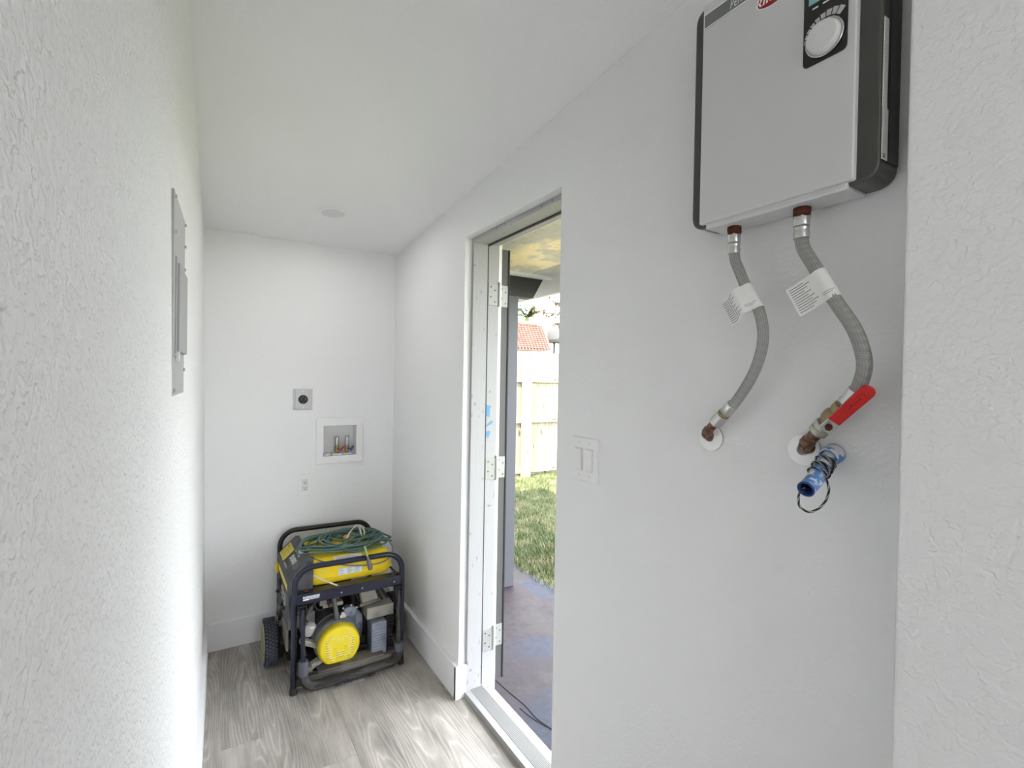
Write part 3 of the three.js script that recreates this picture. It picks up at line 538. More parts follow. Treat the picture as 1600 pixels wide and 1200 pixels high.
// ---------------------------------------------------------------- generator in the corner
{
  const t = thing('portable_generator', 'dusty yellow and black portable generator with wheels in the far corner', 'generator', V(0.607, 0, -2.75));
  const dust = (c0, c1, sc = 6) => new THREE.MeshStandardMaterial({ color: 0xffffff, roughness: 0.72, map: dataTex(128, 128, (x, y) => { const n = nC(x * sc, y * sc) * 0.6 + nA(x * sc * 4, y * sc * 4) * 0.4, k = sstep(0.3, 0.7, n); return [0, 1, 2].map((i) => c0[i] * (1 - k) + c1[i] * k); }, true) });
  const navy = std(lin(0.014, 0.016, 0.034), 0.27, 0.15), blackTube = std(lin(0.010, 0.010, 0.011), 0.3, 0.1);
  const dusty = dust([0.22, 0.21, 0.20], [0.42, 0.40, 0.375]), dustyDark = dust([0.10, 0.10, 0.10], [0.26, 0.25, 0.24]), dustyGrey = dust([0.44, 0.43, 0.40], [0.60, 0.585, 0.55]), castGrey = dust([0.33, 0.34, 0.36], [0.52, 0.52, 0.53]), blueGrey = dust([0.34, 0.37, 0.44], [0.55, 0.57, 0.62]), soot = dust([0.05, 0.05, 0.05], [0.16, 0.155, 0.15]);
  const collarMat = std(lin(0.085, 0.092, 0.115), 0.5);
  const yellow = std(lin(0.78, 0.62, 0.025), 0.36), yellowDusty = dust([0.93, 0.80, 0.10], [0.90, 0.80, 0.22], 3);
  const XL = 0.349, XRt = 0.865, ZF = -2.475, ZK = -3.03, TOP = 0.586;
  // frame: two hoops and the rails between them
  part('frame_hoop', [pipe([V(XL, 0.0, ZF), V(XL, TOP, ZF), V(XRt, TOP - 0.006, ZF), V(XRt, 0.0, ZF)], 0.085, 0.0135, 160, 16)], navy, t, 'dark navy front frame hoop');
  part('frame_hoop', [pipe([V(XL, 0.04, ZK), V(XL, 0.610, ZK), V(XRt - 0.012, 0.606, ZK), V(XRt - 0.012, 0.04, ZK)], 0.085, 0.0135, 160, 16)], blackTube, t, 'black rear frame hoop');
  for (const x of [XL, XRt]) part('base_rail', [pipe([V(x, 0.055, ZF - 0.01), V(x, 0.055, ZK + 0.01)], 0.01, 0.0125, 4, 12)], dusty, t);
  part('base_rail', [box(XL, XRt, 0.045, 0.07, -2.70, -2.66), box(XL, XRt, 0.045, 0.07, -2.93, -2.89)], soot, t);
  for (const x of [XL, XRt]) part('rubber_foot', [lathe([[0, 0], [0.0155, 0], [0.0165, 0.004], [0.0155, 0.028], [0.0135, 0.03]], V(x, 0, ZF), V(0, 1, 0), 18)], M.dark, t);
  part('front_rail', [rbox(XL + 0.012, XRt - 0.012, 0.034, 0.066, -2.505, -2.470, 0.006), rbox(0.46, 0.78, 0.062, 0.074, -2.56, -2.475, 0.003)], dusty, t);
  part('foot_plate', [box(XL + 0.01, XL + 0.09, 0.024, 0.030, ZF - 0.03, ZF + 0.005)], dustyGrey, t);
  // front cross plate with rolled upper edge
  part('cross_plate', [rbox(XL + 0.01, XRt - 0.006, 0.414, 0.459, ZF - 0.012, ZF + 0.008, 0.003), rbox(XL + 0.01, XRt - 0.006, 0.455, 0.463, ZF - 0.055, ZF + 0.006, 0.003)], navy, t, 'dark navy cross plate below the tank');
  const decal = canvasTex(512, 160, (x, w, h) => { x.fillStyle = '#0b0d1c'; x.fillRect(0, 0, w, h); x.fillStyle = '#dfe3ea'; x.beginPath(); x.arc(34, 44, 28, 0, 7); x.fill(); x.fillRect(70, 20, 420, 58); x.fillStyle = '#6d7384'; for (let i = 0; i < 20; i++) x.fillRect(80 + i * 20, 30, 11, 38); x.fillStyle = '#dfe3ea'; x.fillRect(10, 92, 180, 40); x.fillRect(205, 92, 270, 26); x.fillStyle = '#6d7384'; for (let i = 0; i < 12; i++) x.fillRect(214 + i * 21, 98, 12, 14); });
  part('decal', [plate(V(0.423, 0.441, ZF + 0.0085), V(0.078, 0, 0), V(0, 0.026, 0), 0.0012)], std(0xffffff, 0.4, 0, { map: decal }), t, 'white printed decal');
  for (const [x, y] of [[0.56, 0.436], [0.66, 0.437], [0.822, 0.437]]) part('bolt', [lathe([[0, 0], [0.004, 0], [0.003, 0.003], [0, 0.0035]], V(x, y, ZF + 0.008), V(0, 0, 1), 8)], M.steel, t);
  // folding handle hanging in front: two thin legs and a thick U grip
  const HZ = -2.445;
  part('handle_leg', [pipe([V(0.381, 0.405, HZ), V(0.386, 0.12, HZ)], 0.01, 0.0105, 4, 12)], navy, t);
  part('handle_leg', [pipe([V(0.838, 0.400, HZ), V(0.842, 0.08, HZ)], 0.01, 0.0105, 4, 12)], dustyDark, t);
  part('handle_grip', [pipe([V(0.387, 0.150, HZ), V(0.390, 0.028, HZ), V(0.842, 0.036, HZ), V(0.843, 0.125, HZ)], 0.08, 0.0205, 110, 16)], dustyDark, t, 'dusty thick U shaped handle grip');
  part('handle_collar', [cyl(V(0.3868, 0.162, HZ), V(0.388, 0.095, HZ), 0.0215, 0.0215, 18)], collarMat, t);
  part('handle_collar', [cyl(V(0.843, 0.13, HZ), V(0.843, 0.09, HZ), 0.0215, 0.0215, 18)], collarMat, t);
  for (const x of [0.381, 0.838]) part('pivot_bracket', [rbox(x - 0.019, x + 0.019, 0.372, 0.414, HZ - 0.026, HZ - 0.008, 0.003), rbox(x - 0.019, x - 0.014, 0.376, 0.412, HZ - 0.012, HZ + 0.012, 0.002, 1), rbox(x + 0.014, x + 0.019, 0.376, 0.412, HZ - 0.012, HZ + 0.012, 0.002, 1), cyl(V(x - 0.023, 0.392, HZ), V(x + 0.023, 0.392, HZ), 0.006, 0.006, 10)], soot, t);
  // bracket under the grip
  part('foot_bracket', [pipe([V(0.545, 0.016, -2.43), V(0.70, 0.018, -2.43)], 0.01, 0.006, 4, 8)], soot, t);
  for (const x of [0.545, 0.70]) part('foot_ring', [new THREE.TorusGeometry(0.014, 0.005, 8, 20).rotateX(Math.PI / 2 - 0.5).translate(x, 0.015, -2.425)], dustyDark, t);
  // fuel tank
  {
    const g = new RoundedBoxGeometry(0.412, 0.128, 0.385, 8, 0.042), p = g.attributes.position;
    for (let i = 0; i < p.count; i++) { const x = p.getX(i) / 0.206, z = p.getZ(i) / 0.1925, y = p.getY(i); if (y > 0) p.setY(i, y + 0.016 * (1 - x * x) * (1 - z * z)); }
    g.computeVertexNormals(); g.translate(0.629, 0.512, -2.74); boxUV(g, 2);
    const tank = part('fuel_tank', g, yellowDusty, t, 'yellow fuel tank');
    part('tank_seam', [(() => { const s = shapeRR(0.426, 0.398, 0.04); s.holes.push(shapeRR(0.40, 0.372, 0.035)); const q = new THREE.ExtrudeGeometry(s, { depth: 0.004, bevelEnabled: false, curveSegments: 8 }); q.rotateX(Math.PI / 2); q.translate(0.629, 0.492, -2.74); return q; })()], yellow, tank);
    part('fuel_cap', [lathe([[0, 0], [0.036, 0], [0.036, 0.02], [0.03, 0.026], [0, 0.028]], V(0.668, 0.588, -2.77), V(0, 1, 0), 28)], std(lin(0.35, 0.25, 0.10), 0.6), tank);
    const ltx = canvasTex(512, 192, (x, w, h) => { x.fillStyle = '#dfe4ec'; x.fillRect(0, 0, w, h); x.strokeStyle = '#8fa0b8'; x.lineWidth = 5; x.strokeRect(6, 6, w - 12, h - 12); x.fillStyle = '#7f90aa'; for (let r = 0; r < 5; r++) for (let c = 0; c < 3; c++) x.fillRect(24 + c * 162, 24 + r * 32, 70 + ((r * 47 + c * 31) % 70), 12); });
    part('warning_label', [plate(V(0.62, 0.507, -2.5462), V(0.118, 0, 0), V(0, 0.034, 0), 0.0015)], std(0xffffff, 0.4, 0, { map: ltx }), tank, 'white instruction label');
    const l2 = canvasTex(512, 96, (x, w, h) => { x.fillStyle = '#dedcd8'; x.fillRect(0, 0, w, h); x.fillStyle = '#a58d9b'; for (let r = 0; r < 4; r++) x.fillRect(20, 12 + r * 20, 300 + ((r * 67) % 160), 9); });
    part('warning_label', [(() => { const q = plate(V(0, 0, 0), V(0.135, 0, 0), V(0, 0.034, 0), 0.0015); q.rotateX(-1.1); q.translate(0.612, 0.570, -2.5625); return q; })()], std(0xffffff, 0.4, 0, { map: l2 }), tank, 'white strip label');
    part('tank_bolt', [lathe([[0, 0], [0.012, 0], [0.012, 0.003], [0.007, 0.004], [0.006, 0.009], [0, 0.009]], V(0.402, 0.463, -2.50), V(0, 1, 0), 12)], M.rust, t);
    part('tank_bolt', [lathe([[0, 0], [0.012, 0], [0.012, 0.003], [0.007, 0.004], [0.006, 0.009], [0, 0.009]], V(0.846, 0.463, -2.50), V(0, 1, 0), 12)], M.rust, t);
    part('tank_rail', [rbox(0.843, 0.853, 0.455, 0.462, -2.95, -2.48, 0.002, 1)], soot, t);
  }
  // sloping control panel on the left side
  {
    const s = new THREE.Shape([[0.331, 0.285], [0.331, 0.507], [0.420, 0.590], [0.436, 0.590], [0.436, 0.465], [0.375, 0.44], [0.375, 0.285]].map(([x, y]) => new THREE.Vector2(x, y)));
    const g = new THREE.ExtrudeGeometry(s, { depth: 0.44, bevelEnabled: true, bevelSize: 0.003, bevelThickness: 0.003, bevelSegments: 2 }); g.translate(0, 0, -2.965);
    const panel = part('control_panel', boxUV(g, 3), dust([0.235, 0.24, 0.25], [0.31, 0.31, 0.32], 4), t, 'dark grey sloping control panel');
    const A = V(0.331, 0.507, 0), S = V(0.089, 0.083, 0), n = V(-0.083, 0.089, 0).normalize();
    const on = (s0, s1, t0, t1, tex, name, lab) => { const c = A.clone().addScaledVector(S, (t0 + t1) / 2).addScaledVector(n, 0.0038); c.z = -2.965 + 0.44 * (s0 + s1) / 2; part(name, [plate(c, V(0, 0, 0.44 * (s1 - s0)), S.clone().multiplyScalar(t1 - t0), 0.0016)], std(0xffffff, 0.5, 0, { map: tex }), panel, lab); };
    on(0.05, 0.36, 0.12, 0.72, canvasTex(256, 256, (x, w, h) => { x.fillStyle = '#cdbb2c'; x.fillRect(0, 0, w, h); x.fillStyle = '#8d8230'; for (let i = 0; i < 9; i++) x.fillRect(18, 22 + i * 25, 120 + ((i * 61) % 100), 9); x.fillStyle = '#3d3a20'; x.beginPath(); x.moveTo(40, 30); x.lineTo(62, 66); x.lineTo(18, 66); x.fill(); }), 'warning_label', 'yellow warning label');
    on(0.42, 0.66, 0.74, 1.0, canvasTex(256, 128, (x, w, h) => { x.fillStyle = '#d8d6d0'; x.fillRect(0, 0, w, h); x.strokeStyle = '#6c6a6a'; x.lineWidth = 7; x.beginPath(); x.arc(70, 62, 32, 0, 7); x.stroke(); x.beginPath(); x.moveTo(130, 95); x.lineTo(160, 30); x.lineTo(190, 95); x.stroke(); x.fillStyle = '#6c6a6a'; x.fillRect(210, 26, 22, 80); }), 'instruction_label', 'white instruction label');
    on(0.44, 0.86, 0.34, 0.68, canvasTex(512, 128, (x, w, h) => { x.fillStyle = '#46474b'; x.fillRect(0, 0, w, h); x.fillStyle = '#e9e9e9'; x.font = 'italic bold 112px sans-serif'; x.textBaseline = 'middle'; x.fillText('DURO', 14, h / 2); }), 'maker_name', 'white lettering');
    on(0.42, 0.62, 0.10, 0.18, canvasTex(128, 16, (x, w, h) => { x.fillStyle = '#8a7f84'; x.fillRect(0, 0, w, h); }), 'text_strip');
    // sockets, breakers and terminal strip on the upright face
    const sx = 0.3285;
    for (const [z, y] of [[-2.62, 0.40], [-2.70, 0.40]]) { const o = part('socket', [rbox(sx - 0.008, sx + 0.004, y - 0.03, y + 0.03, z - 0.022, z + 0.022, 0.003)], std(lin(0.30, 0.30, 0.29), 0.5), panel, 'pale socket'); part('slot', [box(sx - 0.0095, sx - 0.007, y + 0.004, y + 0.018, z - 0.01, z - 0.006), box(sx - 0.0095, sx - 0.007, y + 0.004, y + 0.018, z + 0.006, z + 0.01), box(sx - 0.0095, sx - 0.007, y - 0.02, y - 0.006, z - 0.01, z - 0.006), box(sx - 0.0095, sx - 0.007, y - 0.02, y - 0.006, z + 0.006, z + 0.01)], M.dark, o); }
    part('round_socket', [lathe([[0, 0], [0.027, 0], [0.027, 0.006], [0.022, 0.010], [0, 0.010]], V(sx, 0.41, -2.79), V(-1, 0, 0), 24)], M.dark, panel);
    part('socket_cover', [lathe([[0, 0], [0.030, 0], [0.030, 0.006], [0.020, 0.014], [0, 0.014]], V(sx, 0.45, -2.92), V(-1, 0, 0), 24)], yellow, panel, 'yellow socket cover');
    for (const z of [-2.64, -2.69, -2.86]) part('breaker', [lathe([[0, 0], [0.010, 0], [0.010, 0.008], [0.006, 0.010], [0.006, 0.016], [0, 0.016]], V(sx, 0.345, z), V(-1, 0, 0), 14)], M.dark, panel);
    part('name_strip', [box(sx - 0.001, sx + 0.003, 0.455, 0.485, -2.88, -2.56)], yellow, panel);
  }
  // side below the panel: beige terminal plate, battery of small parts
  part('side_plate', [rbox(0.335, 0.345, 0.135, 0.285, -2.95, -2.62, 0.002), rbox(0.327, 0.337, 0.15, 0.19, -2.93, -2.90, 0.002), rbox(0.327, 0.337, 0.22, 0.25, -2.93, -2.89, 0.002)], dustyGrey, t);
  part('terminal', [rbox(0.322, 0.336, 0.20, 0.235, -2.86, -2.83, 0.003), rbox(0.322, 0.336, 0.245, 0.275, -2.80, -2.76, 0.003), rbox(0.322, 0.336, 0.15, 0.185, -2.80, -2.77, 0.003)], M.dark, t);
  // engine, alternator and its yellow end cover
  const C = V(0.567, 0.147, 0);
  part('alternator', [lathe([[0, 0], [0.098, 0], [0.104, 0.006], [0.104, 0.15], [0.112, 0.155], [0.112, 0.175], [0, 0.175]], V(C.x, C.y + 0.006, -2.80), V(0, 0, 1), 40), (() => { const a = []; for (let i = 0; i < 14; i++) { const q = i / 14 * 6.283, g = box(-0.004, 0.004, 0.10, 0.110, -2.78, -2.66); g.rotateZ(q); g.translate(C.x, C.y + 0.006, 0); a.push(g); } return join(a); })()], castGrey, t, 'grey alternator housing');
  part('alternator_bell', [lathe([[0.112, 0], [0.112, 0.045], [0.106, 0.06], [0.098, 0.062], [0, 0.062]], V(C.x, C.y + 0.004, -2.63), V(0, 0, 1), 40)], castGrey, t);
  const cover = part('end_cover', [lathe([[0.099, 0], [0.1015, 0.004], [0.1015, 0.034], [0.096, 0.046], [0.086, 0.052], [0, 0.056]], V(C.x, C.y, -2.565), V(0, 0, 1), 56)], std(lin(0.83, 0.66, 0.02), 0.36), t, 'round yellow alternator cover');
  const lv = [], lvd = [], FZ = -2.5105;
  const slot = (x, y, w) => { const g = rbox(-w / 2, w / 2, -0.0020, 0.0020, -0.001, 0.0042, 0.0012, 1); g.rotateX(-0.35); g.rotateZ(0.06); g.translate(C.x + x, C.y + y, FZ - Math.hypot(x, y) * 0.044 + 0.001); lv.push(g); const d = box(x - w / 2 + C.x, x + w / 2 + C.x, y + C.y - 0.0062, y + C.y - 0.0034, FZ - Math.hypot(x, y) * 0.044 - 0.002, FZ - Math.hypot(x, y) * 0.044 + 0.0012); lvd.push(d); };
  for (let i = -5; i <= 5; i++) { const y = i * 0.0118; for (const sx of [-1, 1]) { const off = Math.abs(i) >= 4 ? 0.036 : 0.052; slot(sx * off, y, Math.abs(i) === 5 ? 0.024 : 0.030); } }
  for (const y of [0.050, 0.0385, 0.027, -0.020, -0.0315, -0.043]) slot(0, y, 0.034);
  part('louvre', lv, std(lin(0.86, 0.74, 0.30), 0.4), cover, 'raised louvres').userData.kind = 'stuff';
  part('louvre_slot', lvd, std(lin(0.36, 0.25, 0.06), 0.7), cover).userData.kind = 'stuff';
  for (const x of [-0.022, 0.024]) part('screw', [lathe([[0, 0], [0.0042, 0], [0.003, 0.003], [0, 0.003]], V(C.x + x, C.y - 0.002, FZ), V(0, 0, 1), 10)], M.steel, cover);
  part('cable_boot', [new THREE.TubeGeometry(new THREE.CatmullRomCurve3(P3([[0.563, 0.258, -2.575], [0.556, 0.32, -2.572], [0.545, 0.375, -2.60], [0.535, 0.42, -2.66]])), 24, 0.0105, 12), (() => { const a = []; for (let i = 0; i < 6; i++) a.push(new THREE.TorusGeometry(0.0115, 0.0022, 6, 14).rotateX(Math.PI / 2).translate(0.5630 - i * 0.0008, 0.262 + i * 0.0068, -2.575)); return join(a); })()], std(lin(0.12, 0.12, 0.125), 0.6), t, 'grey ribbed cable');
  part('clamp', [rbox(0.578, 0.611, 0.258, 0.274, -2.60, -2.575, 0.003), rbox(0.586, 0.606, 0.27, 0.284, -2.595, -2.58, 0.003)], M.zinc, t);
  // octagonal adapter plate between alternator and engine
  part('adapter_plate', [(() => { const s = new THREE.Shape(); const q = [[0.02, 0.128], [0.062, 0.125], [0.102, 0.075], [0.104, 0.0], [0.092, -0.075], [0.05, -0.11], [0.0, -0.10], [0.0, 0.10]]; q.forEach(([x, y], i) => s[i ? 'lineTo' : 'moveTo'](x, y)); s.closePath(); const g = new THREE.ExtrudeGeometry(s, { depth: 0.03, bevelEnabled: true, bevelSize: 0.003, bevelThickness: 0.003, bevelSegments: 2 }); g.translate(0.594, 0.165, -2.635); return boxUV(g, 3); })()], blueGrey, t, 'blue grey cast adapter plate');
  for (const [x, y] of [[0.64, 0.302], [0.668, 0.286], [0.60, 0.296]]) part('bolt', [lathe([[0, 0], [0.006, 0], [0.006, 0.006], [0, 0.006]], V(x, y, -2.602), V(0, 0, 1), 6)], M.steel, t);
  part('engine_block', [rbox(0.64, 0.80, 0.07, 0.30, -2.88, -2.64, 0.012), rbox(0.60, 0.72, 0.07, 0.13, -2.70, -2.60, 0.01), rbox(0.50, 0.72, 0.065, 0.09, -2.90, -2.58, 0.006)], soot, t);
  // cylinder head shroud with ribs, and dark cooling fins to its right
  const sh = part('head_shroud', [rbox(0.722, 0.802, 0.056, 0.222, -2.60, -2.512, 0.006)], blueGrey, t, 'blue grey ribbed engine cover');
  for (let i = 0; i < 8; i++) part('rib', [rbox(0.727, 0.797, 0.080 + i * 0.0145, 0.0862 + i * 0.0145, -2.515, -2.506, 0.002, 1)], blueGrey, sh);
  part('bolt', [lathe([[0, 0], [0.006, 0], [0.006, 0.005], [0, 0.006]], V(0.738, 0.068, -2.511), V(0, 0, 1), 6)], M.steel, sh);
  for (let i = 0; i < 11; i++) part('cooling_fin', [rbox(0.798, 0.842, 0.065 + i * 0.0155, 0.0695 + i * 0.0155, -2.70, -2.535, 0.0015, 1)], dustyDark, t);
  part('fin_core', [rbox(0.80, 0.824, 0.06, 0.24, -2.70, -2.55, 0.004)], M.dark, t);
  // exhaust shield and slanted air cleaner cover
  part('heat_shield', [rbox(0.703, 0.845, 0.236, 0.296, -2.80, -2.535, 0.006)], dustyGrey, t, 'pale dusty sheet metal shroud');
  { const g = rbox(-0.042, 0.042, -0.062, 0.062, -0.02, 0.02, 0.007, 3); g.rotateX(-0.5); g.rotateZ(0.10); g.translate(0.722, 0.362, -2.60); const a = part('air_cleaner', g, dustyGrey, t, 'beige dusty air cleaner cover'); const b = rbox(-0.056, 0.05, -0.070, -0.055, -0.024, 0.03, 0.003, 1); b.rotateX(-0.5); b.rotateZ(0.10); b.translate(0.722, 0.362, -2.60); part('cover_lip', b, dusty, a); }
  part('lever_bracket', [(() => { const g = rbox(-0.006, 0.006, -0.04, 0.04, -0.003, 0.003, 0.002, 1); g.rotateZ(0.55); g.translate(0.80, 0.35, -2.57); return g; })(), (() => { const g = rbox(-0.006, 0.006, -0.036, 0.036, -0.003, 0.003, 0.002, 1); g.rotateZ(0.5); g.translate(0.775, 0.345, -2.565); return g; })()], M.dark, t);
  part('intake_duct', [pipe([V(0.60, 0.42, -2.70), V(0.66, 0.35, -2.64), V(0.67, 0.30, -2.66)], 0.03, 0.02, 30, 12), rbox(0.60, 0.66, 0.33, 0.45, -2.85, -2.68, 0.01)], M.dark, t);
  // undertray, and a dark board added to stand for shade inside the works
  part('tray_and_shade_board', [rbox(0.40, 0.62, 0.06, 0.40, -2.90, -2.86, 0.004), rbox(0.40, 0.80, 0.055, 0.062, -2.92, -2.52, 0.002, 1)], soot, t);
  // left hand linkage, mounts and wires
  part('mount_bracket', [(() => { const g = rbox(-0.008, 0.008, -0.055, 0.055, -0.004, 0.004, 0.002, 1); g.rotateZ(-0.5); g.translate(0.435, 0.325, -2.58); return g; })(), (() => { const g = rbox(-0.008, 0.008, -0.05, 0.05, -0.004, 0.004, 0.002, 1); g.rotateZ(0.35); g.translate(0.425, 0.31, -2.60); return g; })(), rbox(0.405, 0.445, 0.235, 0.262, -2.60, -2.56, 0.004)], dusty, t);
  part('mount_bracket', [(() => { const g = rbox(-0.05, 0.05, -0.012, 0.012, -0.02, 0.02, 0.004, 1); g.rotateZ(-0.5); g.translate(0.435, 0.175, -2.57); return g; })(), (() => { const g = rbox(-0.035, 0.035, -0.012, 0.012, -0.02, 0.02, 0.004, 1); g.rotateZ(0.42); g.translate(0.462, 0.082, -2.55); return g; })(), rbox(0.40, 0.44, 0.055, 0.085, -2.56, -2.51, 0.004)], dustyGrey, t);
  part('voltage_box', [rbox(0.40, 0.47, 0.20, 0.30, -2.72, -2.64, 0.006)], castGrey, t);
  part('filter_can', [lathe([[0, 0], [0.022, 0], [0.024, 0.004], [0.024, 0.05], [0.018, 0.056], [0, 0.058]], V(0.418, 0.235, -2.545), V(0.3, 0.9, 0.3), 18)], M.zinc, t);
  part('wire', [tube(P3([[0.42, 0.40, -2.62], [0.43, 0.36, -2.56], [0.41, 0.31, -2.55], [0.44, 0.26, -2.56], [0.43, 0.20, -2.58]]), 0.004, 30, 6), tube(P3([[0.46, 0.41, -2.60], [0.45, 0.37, -2.57], [0.47, 0.33, -2.57], [0.50, 0.31, -2.60]]), 0.004, 30, 6), tube(P3([[0.40, 0.39, -2.60], [0.405, 0.30, -2.54], [0.40, 0.20, -2.55], [0.42, 0.12, -2.57]]), 0.0035, 30, 6), tube(P3([[0.64, 0.41, -2.60], [0.66, 0.36, -2.58], [0.68, 0.31, -2.60]]), 0.0035, 20, 6), tube(P3([[0.655, 0.10, -2.55], [0.69, 0.115, -2.53], [0.71, 0.07, -2.54], [0.69, 0.055, -2.52]]), 0.003, 24, 6)], M.dark, t);
  part('wire', [tube(P3([[0.52, 0.405, -2.60], [0.56, 0.385, -2.57], [0.60, 0.39, -2.60]]), 0.004, 20, 6), tube(P3([[0.50, 0.40, -2.60], [0.52, 0.36, -2.58], [0.53, 0.32, -2.60]]), 0.0035, 20, 6)], M.rust, t);
  part('bracket_top', [rbox(0.50, 0.60, 0.315, 0.335, -2.64, -2.60, 0.004), rbox(0.485, 0.52, 0.33, 0.36, -2.66, -2.60, 0.004)], dustyGrey, t);
  // wheels on the rear axle
  const tread = [];
  const wheel = (cx, dir) => {
    const c = V(cx, 0.116, -2.80), R = 0.116;
    const w = part('wheel', [lathe([[0.066, -0.026], [0.098, -0.030], [0.110, -0.027], [0.1125, -0.02], [0.1125, 0.02], [0.110, 0.027], [0.098, 0.030], [0.066, 0.026]], c, V(1, 0, 0), 48)], dust([0.07, 0.075, 0.09], [0.16, 0.16, 0.17], 8), t, 'black rubber tyre with blocky tread');
    part('rim', [lathe([[0, -0.024], [0.016, -0.034], [0.022, -0.026], [0.060, -0.022], [0.076, -0.0325], [0.094, -0.0315], [0.096, -0.028], [0.096, 0.028], [0.094, 0.0315], [0.076, 0.0325], [0.060, 0.022], [0.022, 0.026], [0.016, 0.034], [0, 0.024]], c, V(1, 0, 0), 40)], dust([0.55, 0.52, 0.42], [0.68, 0.65, 0.55]), w, 'dusty cream wheel rim');
    const bl = [];
    for (let i = 0; i < 40; i++) for (let j = 0; j < 4; j++) { const g = rbox(-0.0055, 0.0055, R - 0.006, R, -0.0048, 0.0048, 0.0012, 1); g.rotateY((j % 2 ? 1 : -1) * 0.6); g.translate((j - 1.5) * 0.0135, 0, 0); g.rotateX((i + (j % 2) * 0.5) / 40 * Math.PI * 2); g.translate(c.x, c.y, c.z); bl.push(g); }
    part('tread_block', bl, dust([0.24, 0.26, 0.31], [0.46, 0.45, 0.44], 9), w).userData.kind = 'stuff';
  };
  wheel(0.279, -1); wheel(0.933, 1);
  part('axle', [cyl(V(0.25, 0.116, -2.80), V(0.96, 0.116, -2.80), 0.008, 0.008, 12)], soot, t);
  part('wheel_bracket', [rbox(0.318, 0.345, 0.04, 0.15, -2.84, -2.76, 0.004), rbox(0.32, 0.40, 0.13, 0.15, -2.88, -2.70, 0.003)], dustyDark, t);
}
{ // green extension cord heaped on the tank
  seed = 77;
  const pts = []; const N = 17;
  for (let l = 0; l < N; l++) {
    const big = l % 3 !== 1, cx = big ? 0.675 + rr(-0.03, 0.03) : 0.560 + rr(-0.035, 0.035), cz = -2.735 + rr(-0.03, 0.03), rx = big ? rr(0.10, 0.205) : rr(0.12, 0.185), rz = (big ? rr(0.10, 0.19) : rr(0.09, 0.16)), ph = rr(0, 0.5);
    for (let k = 0; k < 14; k++) {
      const a = (k / 14) * Math.PI * 2 + ph, x = cx + Math.cos(a) * rx, z = cz + Math.sin(a) * rz;
      const u = clamp(Math.abs(x - 0.629) / 0.206, 0, 1.3), v = clamp(Math.abs(z + 2.74) / 0.1925, 0, 1.3);
      let y = 0.581 + 0.010 * Math.max(0, 1 - u * u) * Math.max(0, 1 - v * v) - 0.03 * sstep(0.93, 1.25, Math.max(u, v));
      y += l * 0.0018 + 0.006 * Math.abs(Math.sin(a * 2 + l));
      pts.push(V(x, y, z));
    }
  }
  const tail = P3([[0.80, 0.60, -2.66], [0.74, 0.605, -2.60], [0.69, 0.615, -2.54], [0.672, 0.625, -2.49], [0.674, 0.610, -2.455], [0.678, 0.592, -2.450]]);
  const t = thing('extension_cord', 'heap of coiled dark green extension cord lying on the yellow fuel tank', 'cord', V(0.65, 0.58, -2.75));
  const green = std(lin(0.075, 0.145, 0.125), 0.45);
  part('cable', new THREE.TubeGeometry(new THREE.CatmullRomCurve3(pts.concat(tail), false, 'centripetal'), 2000, 0.0051, 7), green, t);
  const grey = std(lin(0.16, 0.16, 0.155), 0.55);
  part('cable_tail', [tube(P3([[0.43, 0.585, -2.66], [0.47, 0.575, -2.575], [0.54, 0.560, -2.530], [0.64, 0.535, -2.520], [0.74, 0.525, -2.520], [0.80, 0.535, -2.525], [0.845, 0.565, -2.56], [0.84, 0.60, -2.64], [0.80, 0.605, -2.70]]), 0.0034, 80, 7)], grey, t, 'grey end of the cord hanging over the tank front');
  part('plug', [(() => { const g = lathe([[0, 0], [0.0055, 0], [0.0065, 0.014], [0.0105, 0.022], [0.0120, 0.060], [0.0105, 0.068], [0, 0.068]], V(0, 0, 0), V(0.22, -0.97, 0.08), 14); g.translate(0.678, 0.598, -2.449); return g; })()], std(lin(0.12, 0.11, 0.11), 0.5), t, 'grey plug hanging over the front bar');
  part('cable_tie', [tube(P3([[0.675, 0.628, -2.500], [0.672, 0.635, -2.475], [0.674, 0.612, -2.452], [0.679, 0.596, -2.450]]), 0.0058, 24, 8)], std(lin(0.26, 0.34, 0.13), 0.5), t, 'yellow green tie');
  // pale twist of plastic strip standing up from the coil
  const strip = (p, w) => { const P = [], I = []; const c = new THREE.CatmullRomCurve3(p); const n = 24; for (let s = 0; s < 2; s++) for (let i = 0; i <= n; i++) { const q = c.getPoint(i / n); P.push(q.x, q.y, q.z + s * 0.0012, q.x + w * 0.8, q.y + w * 0.3, q.z + w * 0.4 + s * 0.0012); } for (let s = 0; s < 2; s++) for (let i = 0; i < n; i++) { const a = s * (n + 1) * 2 + i * 2; if (s) I.push(a, a + 1, a + 2, a + 1, a + 3, a + 2); else I.push(a, a + 2, a + 1, a + 1, a + 2, a + 3); } const g = new THREE.BufferGeometry(); g.setAttribute('position', new THREE.Float32BufferAttribute(P, 3)); g.setIndex(I); g.computeVertexNormals(); return boxUV(g); };
  const cream = std(lin(0.66, 0.61, 0.50), 0.6, 0, { side: THREE.DoubleSide });
  solo('packing_strap', 'pale plastic strap standing up in a peak from the coiled green cord', 'strap', [strip(P3([[0.640, 0.610, -2.735], [0.655, 0.640, -2.735], [0.700, 0.675, -2.74], [0.712, 0.640, -2.735], [0.715, 0.608, -2.73]]), 0.010), strip(P3([[0.700, 0.672, -2.742], [0.724, 0.655, -2.745], [0.736, 0.630, -2.74], [0.726, 0.605, -2.735]]), 0.009)], cream);
